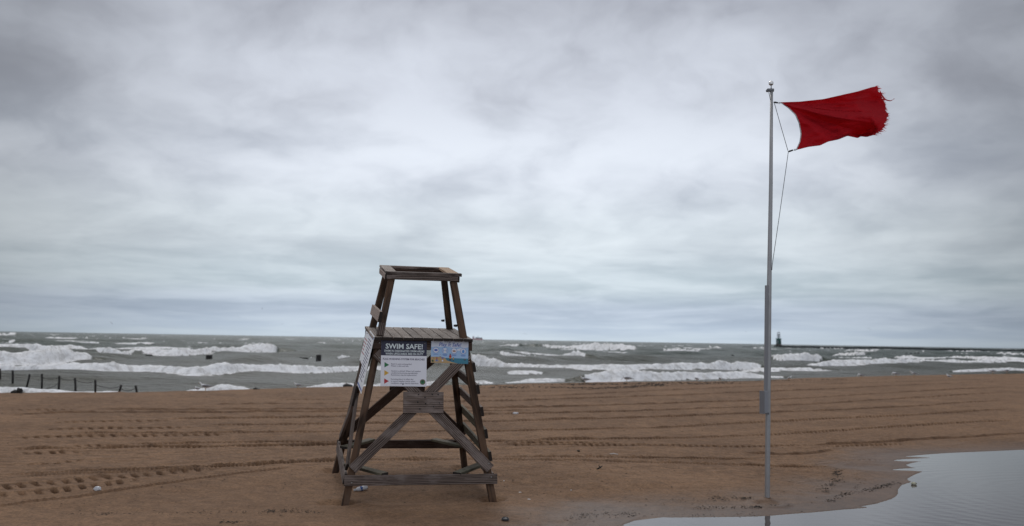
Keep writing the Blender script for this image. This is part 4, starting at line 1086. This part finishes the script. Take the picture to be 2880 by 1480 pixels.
for sx in (-1,):
    me_ = pyd('door', [Vector((-5.6 * u_, -6.9 * u_, 5.5 * u_)), Vector((-3.2 * u_, -7.3 * u_, 5.5 * u_)), Vector((-3.0 * u_, -7.1 * u_, 15 * u_)), Vector((-5.3 * u_, -6.7 * u_, 15 * u_)),
                       Vector((-5.6 * u_, -6.2 * u_, 5.5 * u_)), Vector((-3.2 * u_, -6.6 * u_, 5.5 * u_)), Vector((-3.0 * u_, -6.4 * u_, 15 * u_)), Vector((-5.3 * u_, -6.0 * u_, 15 * u_))],
              [(0, 1, 2, 3), (4, 7, 6, 5), (0, 4, 5, 1), (1, 5, 6, 2), (2, 6, 7, 3), (3, 7, 4, 0)]); link('door', me_, M['towerw'], lt)
for a in range(6):
    an = a * math.pi / 3
    p0 = Vector((4.6 * u_ * math.cos(an), 4.6 * u_ * math.sin(an), 20 * u_)); p1 = Vector((3.6 * u_ * math.cos(an), 3.6 * u_ * math.sin(an), 32 * u_))
    link('cage_post', tube_mesh('cage_post', [p0, p1], .10, 5), M['towerw'], lt)
lth('lantern_deck', [(4.6, 31), (4.6, 32), (4.2, 33)], 'towerw'); lth('lantern', [(1.6, 20), (1.6, 31)], 'towerw'); lth('cap', [(4.4, 35.5), (3.0, 37.5), (.7, 39), (.4, 41)], 'towerw')
for a in range(4):
    an = a * math.pi / 2 + .5
    link('lantern_rail', tube_mesh('lantern_rail', [Vector((4.2 * u_ * math.cos(an), 4.2 * u_ * math.sin(an), 32.5 * u_)), Vector((4. * u_ * math.cos(an), 4. * u_ * math.sin(an), 36 * u_))], .08, 5), M['towerw'], lt)

YS = 3600.; us = YS / F
sb = Vector(at(1344, 957, YS)); sb.z = ZW
ship = empty('cargo_ship', sb); tag(ship, 'distant red hulled cargo ship on the horizon right of chair', 'ship')
def slab(name, x0, x1, z0, z1, d, mat, tx=0., parent=None):
    vs = []
    for y in (-d / 2, d / 2):
        vs += [(x0 * us, y * us, z0 * us), (x1 * us, y * us, z0 * us), ((x1 + tx) * us, y * us, z1 * us), ((x0 - tx * .4) * us, y * us, z1 * us)]
    return link(name, pyd(name, vs, [(0, 1, 2, 3), (7, 6, 5, 4), (0, 4, 5, 1), (1, 5, 6, 2), (2, 6, 7, 3), (3, 7, 4, 0)]), M[mat], parent or ship)
slab('hull', -16, 12.5, -1, 4.2, 7, 'hullr', 1.2)
slab('bridge_house', -15.5, -9.5, 4.2, 8.5, 6, 'shipw'); slab('wheelhouse', -14.5, -10.5, 8.5, 10.2, 5, 'shipw')
slab('cargo_stack', -7, 3, 4.2, 7.6, 5.5, 'shipg'); slab('cargo_stack', 3.6, 12, 4.2, 7.0, 5.5, 'shipg')
slab('mast', -13.4, -12.9, 10.2, 14, .6, 'shipw'); slab('mast', .6, 1.2, 7.6, 12, .6, 'shipw')

# ------------------------------------------------------------------ gulls
def gull_meshes(headdown=0.):
    """standing gull facing +x, 0.42 m long; returns body, wings, leg meshes"""
    st_ = [(-.24, .150, .006, .004), (-.19, .155, .030, .014), (-.12, .160, .048, .038), (-.04, .162, .062, .062), (.04, .170, .060, .064), (.10, .186, .046, .052), (.135, .212, .030, .036),
           (.150, .240, .025, .028), (.165, .262 - headdown * .05, .029, .031), (.185, .272 - headdown * .07, .026, .027), (.206, .268 - headdown * .09, .012, .012)]
    vs = []; fs = []; n = 10
    for x, z, ry_, rz_ in st_:
        for k in range(n):
            a = 2 * math.pi * k / n; vs.append((x, ry_ * math.cos(a), z + rz_ * math.sin(a)))
    for i in range(len(st_) - 1):
        for k in range(n): fs.append((i * n + k, i * n + (k + 1) % n, (i + 1) * n + (k + 1) % n, (i + 1) * n + k))
    fs += [tuple(range(n))[::-1], tuple((len(st_) - 1) * n + k for k in range(n))]
    body = pyd('body', vs, fs, True); body.materials.append(M['gull_w'])
    wings = []
    for s in (-1, 1):
        wv_ = []; wf_ = []
        for x, zt_, zb__, yy in [(.09, .205, .165, .058), (.03, .222, .150, .072), (-.06, .218, .150, .070), (-.15, .190, .160, .048), (-.23, .172, .162, .022), (-.30, .165, .160, .004)]:
            wv_ += [(x, s * yy, zb__), (x, s * (yy + .008), (zb__ + zt_) / 2), (x, s * yy * .55, zt_), (x, s * yy * .4, (zb__ + zt_) / 2)]
        for i in range(5):
            for k in range(4): wf_.append((i * 4 + k, i * 4 + (k + 1) % 4, (i + 1) * 4 + (k + 1) % 4, (i + 1) * 4 + k))
        wf_ += [(0, 1, 2, 3), (23, 22, 21, 20)]
        w__ = pyd('folded_wing', wv_, wf_, True); w__.materials.append(M['gull_g']); wings.append(w__)
    bk = tube_mesh('beak', [(.200, 0, .268 - headdown * .09), (.228, 0, .262 - headdown * .10), (.245, 0, .254 - headdown * .11)], [.009, .006, .002], 6); bk.materials.append(M['beak'])
    legs = []
    for s in (-1, 1):
        l = tube_mesh('leg', [(.0, s * .025, .12), (.005, s * .027, .06), (0, s * .028, .0), (.035, s * .03, .002)], [.008, .005, .005, .003], 5); l.materials.append(M['beak']); legs.append(l)
    return body, wings, bk, legs
GM = {0: gull_meshes(0.), 1: gull_meshes(1.6)}
def gull(label, px, py, Yd, rz_, hd=0, sc=1., dark=False):
    p = Vector(at(px, py, Yd)); zz, _ = ground(np.array([p.x]), np.array([p.y]), False); p.z = max(float(zz[0]), ZW) if Yd < 200 else p.z
    r = empty('gull', p); r.rotation_euler = (0, 0, rz_); r.scale = (sc,) * 3; tag(r, label, 'gull', 'gulls standing along the shore')
    bd, wg, bk, lg = GM[hd]
    link('body', bd, None, r)
    for w__ in wg: link('folded_wing', w__, None, r)
    link('beak', bk, None, r)
    for l in lg: link('leg', l, None, r)
    return r
def edge_d(px):
    """distance just inside the sand edge along this column"""
    a = np.array([e[0] for e in EDGE]); yv = np.interp(px, a, [e[1] for e in EDGE]); p = onz(px, yv, .12); return float(p[1])
GUL = [('pale gull with grey wings on sand edge left of chair', 578, -.35, math.pi, 0, 1.15), ('small dark gull crouched left of the grey winged gull', 555, -.35, 2.5, 1, .7), ('small pale gull in foam left of the chair', 838, -.35, math.pi, 0, .8),
       ('white breasted gull on sand edge beside weed line', 1646, -.35, math.pi, 0, 1.15), ('gull pecking at foam, tail raised, mid shore', 1763, -.35, math.pi, 1, 1.3), ('dark hunched gull, left of two before the flagpole', 1960, -.35, 1.9, 1, 1.),
       ('dark hunched gull, right of two before the flagpole', 2026, -.35, 1.7, 1, 1.), ('lone small gull just right of the flagpole', 2220, -.35, .5, 0, .9), ('first pale gull on far right sand strip', 2422, -.35, math.pi, 1, 1.2),
       ('grey gull stretching its tail on right sand strip', 2520, -.35, math.pi, 1, 1.4), ('white gull standing on right sand strip', 2571, -.35, math.pi, 0, 1.3), ('small grey gull alone before the right sand strip', 2670, -8., 2., 0, 1.1),
       ('dark gull, left of the pair at far right', 2792, -.35, math.pi, 1, 1.6), ('pale gull, right of the pair at far right', 2832, -.35, .3, 0, 1.6)]
for lb, px, dd, rz_, hd, sc in GUL:
    Yd = edge_d(px) + dd; yv = np.interp(px, [e[0] for e in EDGE], [e[1] for e in EDGE]); gull(lb, px, yv, Yd, rz_, hd, sc)

def fly_gull(label, px, py, Yd, span, rz_, bank, droop, group='gulls flying over the lake'):
    r = empty('flying_gull', at(px, py, Yd)); r.rotation_euler = (bank, 0, rz_); tag(r, label, 'gull', group)
    s_ = span / 1.2
    rings = [(-.22, .004), (-.14, .03), (0, .055), (.12, .045), (.19, .028), (.25, .010)]
    vs = []; fs = []; n = 8
    for x, q in rings:
        for k in range(n): a = 2 * math.pi * k / n; vs.append((x * s_, q * math.cos(a) * s_, q * math.sin(a) * s_))
    for i in range(len(rings) - 1):
        for k in range(n): fs.append((i * n + k, i * n + (k + 1) % n, (i + 1) * n + (k + 1) % n, (i + 1) * n + k))
    link('body', pyd('body', vs, fs, True), M['gull_w'], r)
    for sg in (-1, 1):
        wv_ = []; wf_ = []
        for q, (y, z, c0w, c1w) in enumerate([(.04, .0, -.06, .08), (.22, .07, -.05, .10), (.40, .05 - droop * .06, -.07, .08), (.60, -.02 - droop * .22, -.12, -.06)]):
            for dz_ in (0, -.012): wv_ += [(c0w * s_, sg * y * s_, (z + dz_) * s_), (c1w * s_, sg * y * s_, (z + dz_) * s_)]
            if q:
                i = 4 * q; wf_ += [(i - 4, i - 3, i + 1, i), (i - 2, i - 1, i + 3, i + 2), (i - 4, i - 2, i + 2, i), (i - 3, i - 1, i + 3, i + 1)]
        wf_.append((12, 13, 15, 14))
        link('wing', pyd('wing', wv_, wf_, False), M['gull_g'], r)
fly_gull('gull with arched wings flying low beside square pile', 875, 1006, 58, 1.0, 1.8, .25, .8)
for k, (x, y, sp__, rz_, bk_) in enumerate([(313, 908, 1.1, 1.2, .5), (737, 868, .9, .6, .2), (670, 892, 1.2, 1.7, .2), (795, 911, .9, 1.5, .1), (1475, 940, 1.3, 1.6, .25), (2097, 933, .8, 1., .4), (2445, 925, 1.1, 1.5, .6), (378, 903, .7, 1.3, .3), (492, 923, .7, 1.2, .3)]):
    lab = ['tiny banking gull in sky over the left lake', 'small dark speck of a gull high left of the chair backrest', 'tiny gull with level wings in sky left of chair', 'faint tiny gull nearest the chair on its left',
           'tiny gull over horizon just right of the ship', 'tiny dark gull in sky just left of flagpole', 'tiny tilted gull in sky right of the harbour light', 'faint tiny gull right of the banking gull at left', 'tiny gull skimming the horizon at left'][k]
    fly_gull(lab, x, y, 200, sp__ * .8, rz_, bk_, .1)

# ------------------------------------------------------------------ litter and wrack
def gz(x, y):
    zz, _ = ground(np.array([x]), np.array([y])); return float(zz[0])
p = hit(1016, 1379)
bt = empty('water_bottle', (p[0], p[1], gz(p[0], p[1]) + .03)); tag(bt, 'crumpled clear plastic bottle with blue label under the chair', 'bottle')
bt.rotation_euler = (0, math.radians(8), math.radians(-148)); 
def cyl_x(name, prof, mat, seg=14):
    me_ = lathe_mesh(name, [(r, x) for r, x in prof], seg); me_.transform(Matrix.Rotation(math.radians(90), 4, 'Y'))
    for v in me_.vertices: v.co += Vector((0, random.uniform(-.002, .002), random.uniform(-.002, .002)))
    return link(name, me_, M[mat], bt)
cyl_x('bottle_body', [(.024, -.09), (.031, -.084), (.030, -.06), (.033, -.045), (.033, .0), (.032, .03), (.030, .05), (.015, .085), (.013, .10)], 'plastic')
cyl_x('label_band', [(.0335, -.012), (.0338, .022)], 'label'); cyl_x('cap', [(.0155, .098), (.0155, .114), (.012, .116)], 'plastic')
def lump(name, label, cat, px, py, size, mat, seed, flat=.6, dz=.0):
    rd = np.random.default_rng(seed); bm_ = bmesh.new(); bmesh.ops.create_icosphere(bm_, subdivisions=3, radius=1.)
    for v in bm_.verts:
        q = v.co; f_ = 1 + .55 * float(fbm(np.array([q.x * 1.7 + seed]), np.array([q.y * 1.7 + q.z * 2.1]), seed, 3)[0])
        v.co = Vector((q.x * size[0] * f_, q.y * size[1] * f_, q.z * size[2] * f_))
    me_ = bpy.data.meshes.new(name); bm_.to_mesh(me_); bm_.free()
    h_ = hit(px, py); o = link(name, me_, M[mat]); o.location = (h_[0], h_[1], max(gz(h_[0], h_[1]), ZP) + size[2] * .6 + dz); tag(o, label, cat); return o
lump('plastic_bag', 'small crumpled white plastic scrap on dark sand at left', 'plastic bag', 273, 1381, (.050, .04, .035), 'plastic', 5)
lump('plastic_wrapper', 'clear crumpled plastic lying on raked sand right of chair', 'wrapper', 1450, 1165, (.075, .05, .03), 'plastic', 6)
lump('foam_lump', 'pale cream foam lump at the puddle edge', 'foam lump', 2570, 1365, (.042, .03, .028), 'foamlump', 8)
lump('paper_scrap', 'larger white scrap on sand right of the chair leg', 'scrap', 1461, 1385, (.026, .02, .008), 'shell', 9)
lump('paper_scrap', 'lower thin white scrap on sand right of the chair leg', 'scrap', 1488, 1405, (.024, .016, .007), 'shell', 10)
lump('shell', 'tiny white shell beside the chair bottom rail end', 'shell', 1417, 1353, (.011, .011, .008), 'shell', 12)
lump('shell', 'tiny white shell halfway between chair and puddle', 'shell', 1606, 1380, (.009, .012, .01), 'shell', 13)
lump('stone', 'small dark stone on sand behind the white stick', 'stone', 1627, 1271, (.03, .03, .02), 'wrack', 14)
h_ = hit(1421, 1464)
cup = empty('cup_lid', (h_[0], h_[1], gz(h_[0], h_[1]) + .004)); tag(cup, 'round charcoal cup lid lying near the picture bottom', 'cup lid')
link('lid_disc', lathe_mesh('lid_disc', [(.047, 0), (.047, .010), (.043, .012), (.041, .024), (.037, .026), (.035, .019), (.005, .018)], 20), M['cup'], cup); cup.rotation_euler = (.12, .05, 0)
link('lid_rim', tube_mesh('lid_rim', [(.047 * math.cos(a), .047 * math.sin(a), .006) for a in np.linspace(0, 2 * math.pi, 21)], .004, 5), M['cup'], cup)
a, b_ = hit(1715, 1280), hit(1738, 1281.5)
me_ = tube_mesh('white_stick', [Vector((0, 0, .01)), Vector(b_ - a) * .5 + Vector((0, 0, .02)), Vector(b_ - a) + Vector((0, 0, .01))], .008, 6); o = link('white_stick', me_, M['shell']); o.location = (a[0], a[1], gz(a[0], a[1]) + .01); tag(o, 'thin white stick lying on the sand', 'stick')
a = hit(1688, 1321); tw = empty('driftwood_twig', (a[0], a[1], gz(a[0], a[1]))); tag(tw, 'short dark broken twig on the sand between chair and flagpole', 'twig')
link('stem', tube_mesh('stem', [(-.06, -.05, .01), (0, .0, .035), (.04, .06, .05)], [.012, .014, .006], 6), M['wrack'], tw); link('side_shoot', tube_mesh('side_shoot', [(0, 0, .035), (-.02, .06, .06), (.0, .1, .07)], [.008, .006, .003], 5), M['wrack'], tw)
# driftwood at the sand edge
for lb, x0, y0, x1, y1, r_ in [('long dark driftwood log at sand edge left of chair legs', 966, 1088.5, 990, 1088, .12), ('flat dark driftwood at the sand edge by the left picture edge', 32, 1105.5, 60, 1105.5, .08), ('short upright driftwood stump beside flat driftwood at left', 52, 1104, 58, 1100, .13), ('thin dark driftwood sliver at sand edge left of chair', 712, 1096, 730, 1096, .05)]:
    Yd = edge_d((x0 + x1) / 2) + .6; a, b_ = Vector(at(x0, y0, Yd)), Vector(at(x1, y1, Yd)); 
    me_ = tube_mesh('driftwood', [Vector((0, 0, 0)), (b_ - a) * .35 + Vector((0, 0, .04)), (b_ - a) * .7 + Vector((0, .05, .0)), b_ - a], [r_ * .7, r_, r_ * .9, r_ * .6], 8); o = link('driftwood', me_, M['post']); o.location = a; tag(o, lb, 'driftwood')

# wrack: dark weed crumbs in lines on the sand
vs, fs = [], []
def crumb(x, y, s):
    z = gz(x, y); i0 = len(vs); an = random.uniform(0, 6.28); ca, sa = math.cos(an), math.sin(an); e = random.uniform(1.2, 3.4)
    for (px, py, pz) in [(-e, 0, 0), (0, -.7, .1), (e, .2, 0), (.1, .8, .2), (.2, 0, .9)]:
        px, py = px * s, py * s; vs.append((x + ca * px - sa * py, y + sa * px + ca * py, z + pz * s + .003))
    fs.extend([(i0, i0 + 1, i0 + 4), (i0 + 1, i0 + 2, i0 + 4), (i0 + 2, i0 + 3, i0 + 4), (i0 + 3, i0, i0 + 4)])
def wline(pts, n, spread, s0, s1, clump=.5):
    P = np.array([hit(x, y)[:2] for x, y in pts]); d = np.concatenate([[0], np.cumsum(np.hypot(*np.diff(P, axis=0).T))])
    cs = rng.uniform(0, d[-1], max(3, n // 12))
    for _ in range(n):
        t_ = rng.choice(cs) + rng.normal(0, d[-1] * .02) if rng.random() < clump else rng.uniform(0, d[-1])
        x = np.interp(t_, d, P[:, 0]) + rng.normal(0, spread * .5); y = np.interp(t_, d, P[:, 1]) + rng.normal(0, spread)
        crumb(x, y, rng.uniform(s0, s1) * .8)
wline(Rn([(830, 840), (820, 920), (770, 980), (710, 1035)]), 220, .07, .006, .016)
wline(Rn([(1350, 950), (1200, 990), (1050, 1030), (900, 1050), (830, 1090), (720, 1130)]), 260, .06, .005, .014)
wline(Rn([(1000, 840), (990, 950)]), 30, .04, .004, .008); wline(Rn([(1070, 930), (960, 1010)]), 40, .04, .004, .008)
wline(Rn([(-250, 1080), (100, 1085)]), 60, .05, .005, .012); wline(Rn([(60, 1175), (200, 1160), (420, 1150)]), 70, .05, .005, .014)
wline(Cn([(850, 1140), (1250, 1080), (1500, 1105)]), 140, .10, .004, .011); wline(Cn([(1750, 985), (2300, 975), (2450, 965)]), 70, .05, .005, .013); wline(Cn([(1900, 1045), (2540, 1040)]), 70, .05, .005, .013)
wline(Cn([(1050, 1110), (2500, 1100)]), 90, .08, .003, .009)
wline(L([(480, 990), (1200, 985), (1900, 970)]), 120, .06, .004, .011); wline(L([(2000, 960), (2250, 965), (2460, 990)]), 160, .09, .004, .012); wline(L([(1660, 1055), (1900, 1058)]), 60, .04, .005, .012)
wline(Cn([(150, 30), (700, 28), (1200, 40), (1700, 10)]), 420, .45, .02, .05, .4); wline(Cn([(900, 8), (1800, 2), (2300, -8)]), 320, .4, .02, .05, .4)
wline(Cn([(0, 15), (900, 5), (1900, -12), (2576, -25)]) + Rn([(600, 88), (900, 82)]), 260, .12, .02, .055, .3)
for _ in range(900):
    px, py = rng.uniform(-50, 2350), rng.uniform(1115, 1475); 
    if px > 1700 and py > 1440: continue
    h_ = hit(px, py); crumb(h_[0], h_[1], rng.uniform(.003, .009) * (h_[1] / 14) ** .8)
for _ in range(260):
    h_ = hit(1400 + rng.normal(0, 330), 1330 + rng.normal(0, 40)); crumb(h_[0], h_[1], rng.uniform(.004, .011))
tag(link('beach_wrack', pyd('beach_wrack', vs, fs), M['wrack']), 'dark crumbs of weed and twigs strewn over the sand', 'weed', kind='stuff')
